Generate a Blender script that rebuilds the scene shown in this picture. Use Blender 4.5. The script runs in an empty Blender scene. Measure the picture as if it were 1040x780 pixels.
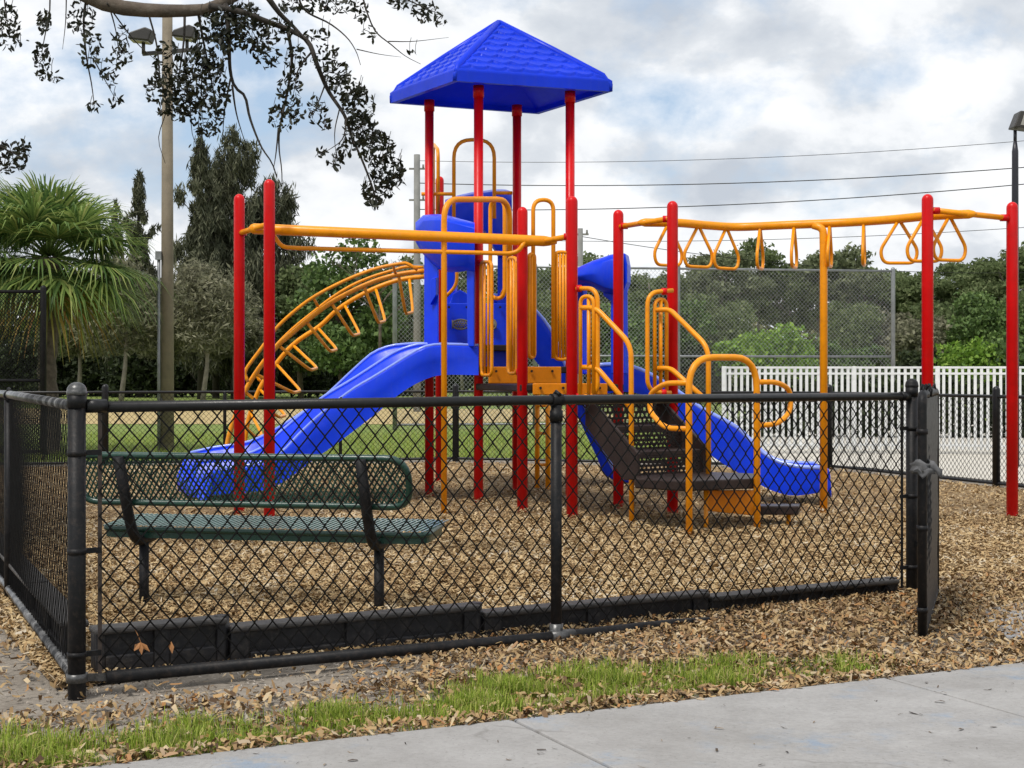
import bpy, math, random
import numpy as np
from mathutils import Vector
random.seed(7)
rng = np.random.default_rng(7)
SC = bpy.context.scene
COL = SC.collection
EYE, F, HY, CX = 1.3, 1500.0, 380.0, 520.0
ORG = {}

def P(x, y, Y):
    "photo direction (x, y) at the distance Y along the ground"
    return Vector(((x - CX) * Y / F, Y, EYE + (HY - y) * Y / F))

def GR(x, y):
    Y = F * EYE / (y - HY)
    return Vector(((x - CX) * Y / F, Y, 0))

# ------------------------------------------------------------------ objects
def tag(o, label=None, cat=None, group=None, kind=None):
    if label: o['label'] = label
    if cat: o['category'] = cat
    if group: o['group'] = group
    if kind: o['kind'] = kind
    return o

def thing(name, label, cat, loc, group=None):
    o = bpy.data.objects.new(name, None)
    o.empty_display_size = 0.2
    COL.objects.link(o)
    o.location = loc
    ORG[o.name] = Vector(loc)
    return tag(o, label, cat, group)

def link(name, me, mat, parent=None, base=None, smooth=False):
    o = bpy.data.objects.new(name, me)
    COL.objects.link(o)
    if mat:
        for m in (mat if isinstance(mat, (list, tuple)) else [mat]):
            me.materials.append(m)
    if parent is not None:
        o.parent = parent
        ORG[o.name] = ORG[parent.name]
    else:
        o.location = base or (0, 0, 0)
        ORG[o.name] = Vector(base or (0, 0, 0))
    if smooth is True:
        me.polygons.foreach_set('use_smooth', [True] * len(me.polygons))
    return o

def copy_tree(o, parent=None):
    c = o.copy()
    COL.objects.link(c)
    if parent is not None:
        c.parent = parent
    for ch in list(o.children):
        copy_tree(ch, c)
    return c

def fillet(pts, r, n=5, closed=False):
    pts = [Vector(p) for p in pts]
    out = []
    N = len(pts)
    for i, p in enumerate(pts):
        if not closed and i in (0, N - 1):
            out.append(p); continue
        a, b = pts[i - 1], pts[(i + 1) % N]
        da, db = (a - p), (b - p)
        d = min(r, da.length * .48, db.length * .48)
        s, e = p + da.normalized() * d, p + db.normalized() * d
        for k in range(n + 1):
            t = k / n
            out.append(s * (1 - t) ** 2 + p * 2 * t * (1 - t) + e * t * t)
    return out

def smoothpath(pts, n):
    "Catmull-Rom through the points, n samples evenly spaced in length"
    pts = [Vector(p) for p in pts]
    q = [pts[0] * 2 - pts[1]] + pts + [pts[-1] * 2 - pts[-2]]
    dense = []
    for i in range(1, len(q) - 2):
        for k in range(12):
            t = k / 12
            a, b, c, d = q[i - 1], q[i], q[i + 1], q[i + 2]
            dense.append(.5 * ((2 * b) + (c - a) * t + (2 * a - 5 * b + 4 * c - d) * t * t + (3 * b - a - 3 * c + d) * t ** 3))
    dense.append(pts[-1])
    L = [0]
    for a, b in zip(dense, dense[1:]):
        L.append(L[-1] + (b - a).length)
    out, j = [], 0
    for k in range(n):
        s = L[-1] * k / (n - 1)
        while j < len(L) - 2 and L[j + 1] < s: j += 1
        u = (s - L[j]) / max(1e-9, L[j + 1] - L[j])
        out.append(dense[j].lerp(dense[j + 1], min(1, max(0, u))))
    return out

class MB:
    def __init__(s):
        s.v, s.f, s.sm = [], [], []
    def face(s, idx, smooth=False):
        s.f.append(tuple(idx)); s.sm.append(smooth)
    def poly(s, pts, smooth=False):
        b = len(s.v); s.v += [tuple(p) for p in pts]
        s.face(range(b, b + len(pts)), smooth); return s
    def tube(s, pts, r, sides=8, closed=False, caps=True, radii=None):
        pts = [Vector(p) for p in pts]
        n = len(pts)
        tang = []
        for i in range(n):
            if closed: t = pts[(i + 1) % n] - pts[i - 1]
            elif i == 0: t = pts[1] - pts[0]
            elif i == n - 1: t = pts[-1] - pts[-2]
            else: t = (pts[i + 1] - pts[i]).normalized() + (pts[i] - pts[i - 1]).normalized()
            tang.append(t.normalized() if t.length > 1e-9 else Vector((0, 0, 1)))
        up = Vector((0, 0, 1)) if abs(tang[0].z) < .9 else Vector((1, 0, 0))
        nrm = (up - tang[0] * up.dot(tang[0])).normalized()
        base = len(s.v)
        for i in range(n):
            t = tang[i]
            nrm = nrm - t * nrm.dot(t)
            nrm = nrm.normalized() if nrm.length > 1e-6 else t.orthogonal().normalized()
            b = t.cross(nrm)
            rr = radii[i] if radii else r
            for k in range(sides):
                a = 2 * math.pi * (k + .5) / sides
                p = pts[i] + nrm * (rr * math.cos(a)) + b * (rr * math.sin(a))
                s.v.append((p.x, p.y, p.z))
        m = n if closed else n - 1
        for i in range(m):
            j = (i + 1) % n
            for k in range(sides):
                l = (k + 1) % sides
                s.face((base + i * sides + k, base + i * sides + l, base + j * sides + l, base + j * sides + k), sides > 4)
        if caps and not closed:
            s.face([base + k for k in range(sides)][::-1])
            s.face([base + (n - 1) * sides + k for k in range(sides)])
        return s
    def lathe(s, prof, c, n=16):
        "profile of (radius, z) about the vertical through c"
        base = len(s.v)
        for r, z in prof:
            for k in range(n):
                a = 2 * math.pi * k / n
                s.v.append((c[0] + r * math.cos(a), c[1] + r * math.sin(a), z))
        for i in range(len(prof) - 1):
            for k in range(n):
                l = (k + 1) % n
                s.face((base + i * n + k, base + i * n + l, base + (i + 1) * n + l, base + (i + 1) * n + k), True)
        s.face([base + k for k in range(n)][::-1])
        s.face([base + (len(prof) - 1) * n + k for k in range(n)])
        return s
    def domepost(s, x, y, z0, z1, r, n=16):
        pr = [(r, z0), (r, z1 - r * 1.05)]
        for k in range(1, 6):
            a = k / 6 * math.pi / 2
            pr.append((r * math.cos(a), z1 - r * 1.05 + r * 1.05 * math.sin(a)))
        pr.append((r * .03, z1))
        return s.lathe(pr, (x, y), n)
    def box(s, c, ax, ay, az):
        "centre and three half axes"
        c, ax, ay, az = map(Vector, (c, ax, ay, az))
        b = len(s.v)
        for i in (-1, 1):
            for j in (-1, 1):
                for k in (-1, 1):
                    s.v.append(tuple(c + ax * i + ay * j + az * k))
        for q in ((0, 1, 3, 2), (4, 6, 7, 5), (0, 4, 5, 1), (2, 3, 7, 6), (0, 2, 6, 4), (1, 5, 7, 3)):
            s.face([b + i for i in q])
        return s
    def bar(s, a, b, w, h, up=(0, 0, 1)):
        a, b = Vector(a), Vector(b)
        d = (b - a); L = d.length; d.normalize()
        up = Vector(up); sd = d.cross(up)
        sd = sd.normalized() if sd.length > 1e-6 else Vector((1, 0, 0))
        u = sd.cross(d)
        return s.box((a + b) / 2, d * L / 2, sd * w / 2, u * h / 2)
    def prism(s, pts, off):
        pts = [Vector(p) for p in pts]; off = Vector(off)
        b = len(s.v); n = len(pts)
        s.v += [tuple(p) for p in pts] + [tuple(p + off) for p in pts]
        s.face(range(b, b + n)); s.face([b + n + i for i in range(n)][::-1])
        for i in range(n):
            j = (i + 1) % n
            s.face((b + j, b + i, b + n + i, b + n + j))
        return s
    def grid(s, rows, smooth=True):
        b = len(s.v); m = len(rows[0])
        for r in rows: s.v += [tuple(p) for p in r]
        for i in range(len(rows) - 1):
            for k in range(m - 1):
                s.face((b + i * m + k, b + i * m + k + 1, b + (i + 1) * m + k + 1, b + (i + 1) * m + k), smooth)
        return s
    def build(s, name, mat, parent=None, base=None, bevel=0, seg=2):
        o0 = ORG[parent.name] if parent is not None else Vector(base or (0, 0, 0))
        me = bpy.data.meshes.new(name)
        me.from_pydata([(x - o0.x, y - o0.y, z - o0.z) for x, y, z in s.v], [], s.f)
        me.polygons.foreach_set('use_smooth', s.sm)
        me.update()
        o = link(name, me, mat, parent, base)
        if bevel:
            m = o.modifiers.new('Bevel', 'BEVEL'); m.width = bevel; m.segments = seg; m.limit_method = 'ANGLE'; m.angle_limit = math.radians(35)
        return o

def np_mesh(name, V, Q, mat, parent=None, base=None, smooth=False):
    "V (n,3), Q (m,4) or (m,3)"
    V = np.asarray(V, dtype=np.float64).reshape(-1, 3)
    o0 = ORG[parent.name] if parent is not None else Vector(base or (0, 0, 0))
    V = V - np.array(o0)
    Q = np.asarray(Q, dtype=np.int32)
    k = Q.shape[1]
    me = bpy.data.meshes.new(name)
    me.vertices.add(len(V)); me.vertices.foreach_set('co', V.astype(np.float32).ravel())
    me.loops.add(Q.size); me.loops.foreach_set('vertex_index', Q.ravel())
    me.polygons.add(len(Q))
    me.polygons.foreach_set('loop_start', np.arange(0, Q.size, k, dtype=np.int32))
    me.update(calc_edges=True)
    return link(name, me, mat, parent, base, smooth)

# ------------------------------------------------------------------ materials
def lin(r, g, b):
    f = lambda c: (c / 255 / 12.92) if c <= 10 else ((c / 255 + .055) / 1.055) ** 2.4
    return (f(r), f(g), f(b), 1)

class NT:
    def __init__(s, nt): s.nt = nt
    def n(s, t, **kw):
        x = s.nt.nodes.new(t)
        for k, v in kw.items():
            if k in ('inp',):
                for kk, vv in v.items(): x.inputs[kk].default_value = vv
            else: setattr(x, k, v)
        return x
    def l(s, a, b): s.nt.links.new(a, b)
    def ramp(s, fac, stops, interp='LINEAR'):
        r = s.n('ShaderNodeValToRGB'); r.color_ramp.interpolation = interp
        el = r.color_ramp.elements
        while len(el) < len(stops): el.new(.5)
        for e, (p, c) in zip(el, stops):
            e.position = p; e.color = c if len(c) == 4 else (*c, 1)
        s.l(fac, r.inputs[0]); return r.outputs[0]
    def noise(s, vec, scale, detail=4, rough=.55, dist=0):
        x = s.n('ShaderNodeTexNoise', inp={'Scale': scale, 'Detail': detail, 'Roughness': rough, 'Distortion': dist})
        if vec is not None: s.l(vec, x.inputs['Vector'])
        return x.outputs['Fac']
    def math(s, op, a, b=None, clamp=False):
        x = s.n('ShaderNodeMath', operation=op, use_clamp=clamp)
        for i, v in enumerate((a, b)):
            if v is None: continue
            if isinstance(v, (int, float)): x.inputs[i].default_value = v
            else: s.l(v, x.inputs[i])
        return x.outputs[0]
    def mix(s, fac, a, b, blend='MIX'):
        x = s.n('ShaderNodeMix', data_type='RGBA', blend_type=blend)
        for i, v in ((0, fac), (6, a), (7, b)):
            if isinstance(v, (int, float)): x.inputs[i].default_value = v
            elif isinstance(v, tuple): x.inputs[i].default_value = v
            else: s.l(v, x.inputs[i])
        return x.outputs[2]

def material(name):
    m = bpy.data.materials.new(name); m.use_nodes = True
    t = NT(m.node_tree)
    b = m.node_tree.nodes['Principled BSDF']
    return m, t, b

def coat(name, col, rough=.4, vary=.25, scale=3, bump=.0, bscale=60, dirt=None, dirt_amt=.3, metallic=0, spec=.5, rvar=.15, trans=0, streak=0):
    "painted / moulded surface with uneven fading, dirt and roughness"
    m, t, b = material(name)
    tc = t.n('ShaderNodeTexCoord').outputs['Object']
    n1 = t.noise(tc, scale, 5, .6)
    dk = tuple(c * (1 - vary) for c in col[:3]) + (1,)
    lt = tuple(min(1, c * (1 + vary * .6) + .01 * vary) for c in col[:3]) + (1,)
    c = t.ramp(n1, [(.3, dk), (.7, lt)])
    if dirt:
        n2 = t.noise(tc, scale * 4.3, 6, .7)
        f = t.math('MULTIPLY', t.ramp(n2, [(.5, (0, 0, 0)), (.75, (1, 1, 1))]), dirt_amt)
        c = t.mix(f, c, dirt)
    if streak:      # worn, dusty streaks running down and rubbed spots
        mp_ = t.n('ShaderNodeMapping'); mp_.inputs['Scale'].default_value = (9, 9, .9); t.l(tc, mp_.inputs['Vector'])
        f = t.math('MULTIPLY', t.ramp(t.noise(mp_.outputs[0], 1.6, 6, .7), [(.52, (0, 0, 0)), (.72, (1, 1, 1))]), streak)
        c = t.mix(f, c, tuple(.55 * x + .12 for x in col[:3]) + (1,))
        f2 = t.math('MULTIPLY', t.ramp(t.noise(tc, 26, 5, .75), [(.66, (0, 0, 0)), (.72, (1, 1, 1))]), min(1, streak * 2.2))
        c = t.mix(f2, c, tuple(.3 * x + .03 for x in col[:3]) + (1,))
    t.l(c, b.inputs['Base Color'])
    n3 = t.noise(tc, scale * 7, 4, .6)
    rr = t.n('ShaderNodeMapRange', inp={'To Min': max(.05, rough - rvar), 'To Max': min(1, rough + rvar)})
    t.l(n3, rr.inputs[0]); t.l(rr.outputs[0], b.inputs['Roughness'])
    b.inputs['Metallic'].default_value = metallic
    b.inputs['Specular IOR Level'].default_value = spec
    if trans:
        tr = t.n('ShaderNodeBsdfTranslucent'); t.l(c, tr.inputs[0])
        mx = t.n('ShaderNodeMixShader', inp={0: trans}); o_ = m.node_tree.nodes['Material Output']
        t.l(b.outputs[0], mx.inputs[1]); t.l(tr.outputs[0], mx.inputs[2]); t.l(mx.outputs[0], o_.inputs[0])
    if bump:
        bp = t.n('ShaderNodeBump', inp={'Strength': bump, 'Distance': .01})
        t.l(t.noise(tc, bscale, 4, .6), bp.inputs['Height']); t.l(bp.outputs[0], b.inputs['Normal'])
    return m

def island(name, stops, rough=.7, trans=None, spec=.25, patch=0):
    "every loose leaf, chip or blade gets its own colour"
    m, t, b = material(name)
    g = t.n('ShaderNodeNewGeometry')
    fac = g.outputs['Random Per Island']
    if patch:
        tc = t.n('ShaderNodeTexCoord').outputs['Object']
        nz = t.noise(tc, patch, 3, .5)
        fac = t.math('ADD', t.math('MULTIPLY', fac, .7), t.math('MULTIPLY', t.math('SUBTRACT', nz, .3), .75), True)
    c = t.ramp(fac, stops)
    t.l(c, b.inputs['Base Color'])
    b.inputs['Roughness'].default_value = rough
    b.inputs['Specular IOR Level'].default_value = spec
    if trans:
        tr = t.n('ShaderNodeBsdfTranslucent'); t.l(c, tr.inputs[0])
        mx = t.n('ShaderNodeMixShader', inp={0: trans})
        t.l(b.outputs[0], mx.inputs[1]); t.l(tr.outputs[0], mx.inputs[2])
        out = [n for n in t.nt.nodes if n.type == 'OUTPUT_MATERIAL'][0]
        t.l(mx.outputs[0], out.inputs[0])
    return m

RED = coat('red paint', (.62, .001, .003), .36, .14, 2.2, .06, 120, (.30, .006, .005, 1), .35, spec=.25, streak=.14)
YEL = coat('orange yellow paint', (.86, .31, .003), .34, .14, 3, .05, 120, (.42, .13, .01, 1), .45, spec=.3, streak=.2)
YELD = coat('orange plastic panel', (.80, .25, .003), .42, .14, 3, .05, 120, (.3, .10, .01, 1), .3, spec=.25)
BLU = coat('blue moulded plastic', (.003, .046, .80), .34, .14, 2.5, .04, 90, (.02, .085, .62, 1), .4, spec=.28, streak=.12)
BLUR = coat('blue roof plastic', (.003, .048, .82), .36, .14, 2.2, .03, 90, (.015, .08, .65, 1), .25, spec=.3, trans=.3, streak=.10)
RIM = coat('worn blue edge with painted highlight', (.24, .34, .95), .2, .15, 4, spec=.6)  # worn edge, paled further to paint in the sheen along the slide ridges
BRN = coat('brown vinyl decking', (.022, .013, .011), .45, .3, 5, .1, 150, (.045, .034, .028, 1), .35, spec=.25)
BLK = coat('black vinyl coating', (.006, .006, .007), .36, .3, 6, .08, 150, (.05, .045, .04, 1), .2, spec=.35)
BLKF = coat('black worn post paint', (.007, .0072, .0085), .5, .35, 9, .12, 130, (.055, .042, .035, 1), .5, spec=.2)
WIRE = coat('black vinyl wire', (.004, .004, .0045), .45, .3, 8, spec=.2)
GALV = coat('galvanised steel', (.26, .27, .28), .45, .25, 5, .05, 120, (.15, .13, .11, 1), .4, metallic=.5)
GALVW = coat('galvanised wire', (.38, .39, .39), .5, .2, 6)
TIMB = coat('black recycled plastic', (.015, .015, .018), .5, .35, 6, .25, 60, (.10, .088, .075, 1), .5, spec=.35)
TIMBC = coat('lighter plastic top', (.05, .047, .046), .6, .35, 7, .25, 60, (.14, .12, .10, 1), .5, spec=.4)  # border caps are a lighter grey-brown than their walls
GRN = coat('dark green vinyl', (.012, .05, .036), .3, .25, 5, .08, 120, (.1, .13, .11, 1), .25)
GRNT = coat('green vinyl with painted glare', (.10, .19, .165), .22, .2, 5, .05, 120, (.2, .26, .24, 1), .4, spec=.7)  # pale green-grey stands in for sky glare on the seat ribs
WHT = coat('white painted aluminium', (.70, .71, .71), .4, .10, 3, 0, 60, (.42, .41, .38, 1), .5, streak=.15)
CONC_POLE = coat('weathered pole', (.20, .165, .115), .8, .25, 2, .3, 30, (.10, .085, .065, 1), .5)
POLEG = coat('grey utility pole', (.20, .20, .19), .8, .25, 2, .3, 30)
LAMP = coat('dark lamp housing', (.03, .027, .024), .5, .3, 5)
LENS = coat('lamp lens', (.32, .31, .28), .25, .2, 8)
BARK = coat('grey brown bark', (.10, .075, .055), .9, .45, 5, .7, 22, (.18, .16, .13, 1), .5)
BARKL = coat('pale bark', (.22, .19, .16), .9, .35, 5, .6, 22)
BARKD = coat('dark bark', (.035, .028, .022), .9, .4, 6, .6, 30)
RAG = coat('grey weathered rag', (.11, .11, .115), .85, .35, 18, .3, 60)
CAPM = coat('worn metal cap', (.10, .10, .10), .35, .6, 22, .1, 80, (.02, .02, .02, 1), .8, metallic=.4)
RUSTW = coat('bare tie wire', (.25, .22, .19), .5, .3, 10, metallic=.5)
LEAFB = coat('dead leaf brown', (.34, .15, .05), .7, .4, 25)

def scuff_glint():
    m, t, b = material('rail wear and painted reflections')
    tc = t.n('ShaderNodeTexCoord').outputs['Object']
    n = t.noise(tc, 9, 5, .7)
    f = t.ramp(n, [(.46, (0, 0, 0)), (.72, (1, 1, 1))])
    t.l(t.mix(f, (.012, .012, .013, 1), (.24, .24, .24, 1)), b.inputs['Base Color'])
    b.inputs['Roughness'].default_value = .3
    return m
SCUFF_GLINT = scuff_glint()

def ground_mat(name, kind):
    m, t, b = material(name)
    tc = t.n('ShaderNodeTexCoord').outputs['Object']
    big = t.noise(tc, .35, 5, .6); mid = t.noise(tc, 3.2, 6, .65); fin = t.noise(tc, 38, 5, .7)
    if kind == 'mulch':
        vor = t.n('ShaderNodeTexVoronoi', inp={'Scale': 26.0, 'Randomness': 1.0}); t.l(tc, vor.inputs['Vector'])
        c1 = t.ramp(vor.outputs['Color'], [(.1, (.08, .05, .025)), (.4, (.24, .15, .07)), (.65, (.38, .26, .13)), (.92, (.52, .40, .23))])
        c2 = t.ramp(fin, [(.3, (.08, .05, .028)), (.7, (.36, .25, .13))])
        c = t.mix(.45, c1, c2)
        c = t.mix(t.math('MULTIPLY', t.ramp(mid, [(.45, (0, 0, 0)), (.7, (1, 1, 1))]), .4), c, (.13, .085, .05, 1))
        h = t.math('ADD', vor.outputs['Distance'], fin); st = .9
    elif kind == 'soil':
        c = t.ramp(mid, [(.3, (.17, .15, .12)), (.55, (.29, .26, .215)), (.75, (.40, .365, .31))])
        c = t.mix(.35, c, t.ramp(fin, [(.3, (.08, .06, .05)), (.7, (.36, .31, .27))]))
        h = fin; st = .6
    elif kind == 'field':
        c = t.ramp(fin, [(.3, (.06, .12, .02)), (.7, (.19, .27, .055))])
        dry = t.ramp(mid, [(.4, (0, 0, 0)), (.72, (1, 1, 1))])
        c = t.mix(t.math('MULTIPLY', dry, .55), c, (.34, .29, .11, 1))
        h = fin; st = .5
    elif kind == 'clay':
        c = t.ramp(mid, [(.3, (.26, .25, .09)), (.5, (.42, .31, .15)), (.7, (.40, .34, .16))])
        h = fin; st = .3
    elif kind == 'concrete':
        c = t.ramp(mid, [(.3, (.24, .232, .225)), (.7, (.36, .352, .345))])
        c = t.mix(.3, c, t.ramp(fin, [(.25, (.21, .205, .2)), (.75, (.47, .46, .45))]))
        c = t.mix(t.math('MULTIPLY', t.ramp(big, [(.45, (0, 0, 0)), (.65, (1, 1, 1))]), .35), c, (.27, .255, .24, 1))
        st_n = t.noise(tc, 1.7, 3, .55)
        # faded blue paint spills on the slabs
        sp = t.math('MULTIPLY', t.ramp(st_n, [(.54, (0, 0, 0)), (.66, (1, 1, 1))]), t.ramp(t.noise(tc, 7, 5, .75), [(.46, (0, 0, 0)), (.60, (.9, .9, .9))]))
        c = t.mix(t.math('MULTIPLY', sp, .6), c, (.17, .26, .38, 1))
        dk = t.ramp(t.noise(tc, 1.1, 6, .7, .4), [(.46, (0, 0, 0)), (.66, (1, 1, 1))]); c = t.mix(t.math('MULTIPLY', dk, .35), c, (.19, .18, .165, 1))
        vo = t.n('ShaderNodeTexVoronoi', feature='DISTANCE_TO_EDGE', inp={'Scale': .55}); wv_ = t.n('ShaderNodeVectorMath', operation='ADD'); t.l(tc, wv_.inputs[0])
        nzv = t.n('ShaderNodeTexNoise', inp={'Scale': 5.0, 'Detail': 5.0}); t.l(tc, nzv.inputs['Vector']); sc_ = t.n('ShaderNodeVectorMath', operation='SCALE', inp={'Scale': .22}); t.l(nzv.outputs['Color'], sc_.inputs[0]); t.l(sc_.outputs[0], wv_.inputs[1]); t.l(wv_.outputs[0], vo.inputs['Vector'])
        ck = t.math('MULTIPLY', t.ramp(vo.outputs['Distance'], [(.002, (1, 1, 1)), (.006, (0, 0, 0))]), t.ramp(t.noise(tc, .9, 2), [(.55, (0, 0, 0)), (.62, (1, 1, 1))]))
        c = t.mix(t.math('MULTIPLY', ck, .5), c, (.07, .06, .05, 1))
        pit = t.ramp(t.noise(tc, 70, 4, .7), [(.60, (0, 0, 0)), (.68, (1, 1, 1))])
        c = t.mix(t.math('MULTIPLY', pit, .5), c, (.13, .12, .11, 1))
        h = fin; st = .25
    else:  # deck
        c = t.ramp(mid, [(.3, (.46, .43, .37)), (.7, (.58, .55, .49))])
        h = fin; st = .15
    t.l(c, b.inputs['Base Color']); b.inputs['Roughness'].default_value = .9
    b.inputs['Specular IOR Level'].default_value = .2
    bp = t.n('ShaderNodeBump', inp={'Strength': st, 'Distance': .02}); t.l(h, bp.inputs['Height']); t.l(bp.outputs[0], b.inputs['Normal'])
    return m

# ------------------------------------------------------------------ camera, world, light
cam = bpy.data.cameras.new('Camera'); camo = bpy.data.objects.new('Camera', cam); COL.objects.link(camo)
camo.location = (0, 0, EYE); camo.rotation_euler = (math.pi / 2, 0, 0)
cam.sensor_width = 36; cam.lens = 36 * F / 1040; cam.shift_y = -10 / 1040
cam.clip_end = 3000; cam.clip_start = .05
SC.camera = camo

SUN_EL, SUN_AZ = 58, 215     # azimuth from +Y clockwise: behind the camera and to the left
w = bpy.data.worlds.new('World'); SC.world = w; w.use_nodes = True
t = NT(w.node_tree)
bg = w.node_tree.nodes['Background']; out = w.node_tree.nodes['World Output']
sky = t.n('ShaderNodeTexSky', sky_type='NISHITA'); sky.sun_disc = False
sky.sun_elevation = math.radians(SUN_EL); sky.sun_rotation = math.radians(SUN_AZ)
t.l(sky.outputs[0], bg.inputs[0]); bg.inputs[1].default_value = .12
tc = t.n('ShaderNodeTexCoord').outputs['Generated']
sep = t.n('ShaderNodeSeparateXYZ'); t.l(tc, sep.inputs[0])
zz = t.math('ADD', t.math('MAXIMUM', sep.outputs['Z'], 0.0), .62)
cmb = t.n('ShaderNodeCombineXYZ')
t.l(t.math('DIVIDE', sep.outputs['X'], zz), cmb.inputs[0]); t.l(t.math('DIVIDE', sep.outputs['Y'], zz), cmb.inputs[1])
mp = t.n('ShaderNodeMapping'); mp.inputs['Location'].default_value = (3.1, 1.7, 0); mp.inputs['Scale'].default_value = (3.0, 3.2, 1)
t.l(cmb.outputs[0], mp.inputs['Vector'])
pv = mp.outputs[0]
n_big = t.noise(pv, 1.25, 9, .56, .25); n_det = t.noise(pv, 4.2, 10, .6, .15)
dens = t.math('ADD', t.math('MULTIPLY', n_big, .65), t.math('MULTIPLY', n_det, .35))
# the open blue stretch of the sky, low on the left
def patch(az, el, wa, we):
    d = Vector((math.sin(math.radians(az)) * math.cos(math.radians(el)), math.cos(math.radians(az)) * math.cos(math.radians(el)), math.sin(math.radians(el))))
    a = t.math('DIVIDE', t.math('SUBTRACT', sep.outputs['X'], d.x), wa)
    e = t.math('DIVIDE', t.math('SUBTRACT', sep.outputs['Z'], d.z), we)
    q = t.math('SQRT', t.math('ADD', t.math('MULTIPLY', a, a), t.math('MULTIPLY', e, e)))
    return t.math('SUBTRACT', 1.0, q, True)
hole = t.math('MULTIPLY', patch(-13, 9.5, .17, .09), .20)
hole2 = t.math('MULTIPLY', patch(14, 10.5, .22, .05), .03)
dens = t.math('SUBTRACT', t.math('SUBTRACT', dens, hole), hole2)
cover = t.ramp(dens, [(.335, (0, 0, 0)), (.47, (1, 1, 1))])
n_sh = t.noise(pv, 2.0, 12, .54, .1)
ccol = t.ramp(n_sh, [(.34, (.50, .545, .61)), (.45, (.66, .695, .74)), (.50, (.82, .84, .865)), (.59, (.92, .93, .945))])
bgc = t.n('ShaderNodeBackground'); t.l(ccol, bgc.inputs[0]); bgc.inputs[1].default_value = 1.0
# thin veil over the open sky as well
bgv = t.n('ShaderNodeBackground', inp={0: (.44, .57, .74, 1), 1: 1.0})
mv = t.n('ShaderNodeMixShader', inp={0: .6}); t.l(bg.outputs[0], mv.inputs[1]); t.l(bgv.outputs[0], mv.inputs[2])
ms = t.n('ShaderNodeMixShader'); t.l(cover, ms.inputs[0]); t.l(mv.outputs[0], ms.inputs[1]); t.l(bgc.outputs[0], ms.inputs[2])
t.l(ms.outputs[0], out.inputs[0])

sun = bpy.data.lights.new('sun', 'SUN'); sun.energy = 2.5; sun.angle = math.radians(11); sun.color = (1, .955, .89)
so = bpy.data.objects.new('sun', sun); COL.objects.link(so)
a = math.radians(SUN_AZ); e = math.radians(SUN_EL)
sdir = Vector((math.sin(a) * math.cos(e), math.cos(a) * math.cos(e), math.sin(e)))
so.rotation_euler = sdir.to_track_quat('Z', 'Y').to_euler(); so.location = (-6, -8, 14)
SC.view_settings.view_transform = 'Standard'; SC.view_settings.look = 'None'
SC.view_settings.exposure = 0.2; SC.view_settings.gamma = 1

# ------------------------------------------------------------------ the ground
def sheet(name, pts, z, mat, kind='structure'):
    o = MB().poly([(x, y, z) for x, y in pts]).build(name, mat)
    return tag(o, kind=kind)
sheet('ground', [(-900, -60), (900, -60), (900, 1500), (-900, 1500)], -.03, ground_mat('field grass', 'field'))
sheet('soil', [(-14, 2), (14, 2), (14, 17), (6.5, 17.4), (4.6, 21.2), (-.8, 22.9), (-14, 21)], -.02, ground_mat('sandy soil', 'soil'))
sheet('ball_field_clay', [(-40, 40), (-3, 39), (4, 43), (2, 56), (-40, 58)], -.022, ground_mat('infield clay', 'clay'))
sheet('pool_deck', [(3.0, 22.1), (4.9, 21.0), (6.3, 17.3), (16, 16), (24, 40), (4.6, 40)], -.012, ground_mat('pale concrete deck', 'deck'))

# sidewalk: edge line through two points measured on the ground, square slabs with tooled joints
E0, E1 = GR(150, 775), GR(1040, 675)
sd = (E1 - E0).normalized(); sn = Vector((sd.y, -sd.x, 0))
j0 = GR(520, 737)
mb = MB()
for k in range(-4, 5):
    for row in (0, 1):
        a0 = j0 + sd * (1.74 * k + .006) + sn * (row * 1.83 + .006 * row)
        c = a0 + sd * .864 + sn * .912
        mb.box((c.x, c.y, -.035), sd * .864, sn * .912, (0, 0, .06))
tag(mb.build('sidewalk', ground_mat('sidewalk concrete', 'concrete'), bevel=.008), kind='structure')
sheet('sidewalk_joint_dirt', [tuple((E0 + sd * u + sn * v).xy) for u, v in ((-8, .02), (9, .02), (9, 3.6), (-8, 3.6))], .004, coat('joint dirt', (.07, .055, .04), .95, .4, 9))
# concrete spur that runs in through the gate, half buried
spur = [GR(1000, 622), GR(1060, 610), GR(1075, 652), GR(1022, 650), GR(1003, 636)]
tag(MB().prism([Vector((p.x, p.y, -.03)) for p in spur], (0, 0, .05)).build('gate_path', bpy.data.materials['sidewalk concrete'], bevel=.004), kind='structure')

# --- fence line geometry, used by the beds too
Cn = Vector((-1.768, 6.0, 0)); Mid = Vector((.215, 7.17, 0)); End = Vector((2.366, 8.74, 0)); Lf = Vector((-2.93, 8.6, 0)); Lf2 = Vector((-4.75, 12.6, 0))
fd = (End - Cn).normalized(); fn = Vector((fd.y, -fd.x, 0))       # fn points to the sidewalk side

def inside_poly(X, Y, poly):
    r = np.zeros(len(X), bool); n = len(poly)
    for i in range(n):
        x1, y1 = poly[i]; x2, y2 = poly[(i + 1) % n]
        c = ((y1 > Y) != (y2 > Y)) & (X < (x2 - x1) * (Y - y1) / (y2 - y1 + 1e-12) + x1)
        r ^= c
    return r
BED = [(-1.9, 6.15), (2.5, 9.0), (3.05, 7.9), (3.0, 6.98), (12.5, 11.5), (11.0, 13.6), (7.0, 14.4), (5.85, 16.6), (4.35, 20.2), (-.86, 21.9), (-12, 20.0), (-9.5, 16), (-5.0, 12.4)]
msheet = sheet('mulch_bed', BED, -.008, ground_mat('wood mulch', 'mulch'))

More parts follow.
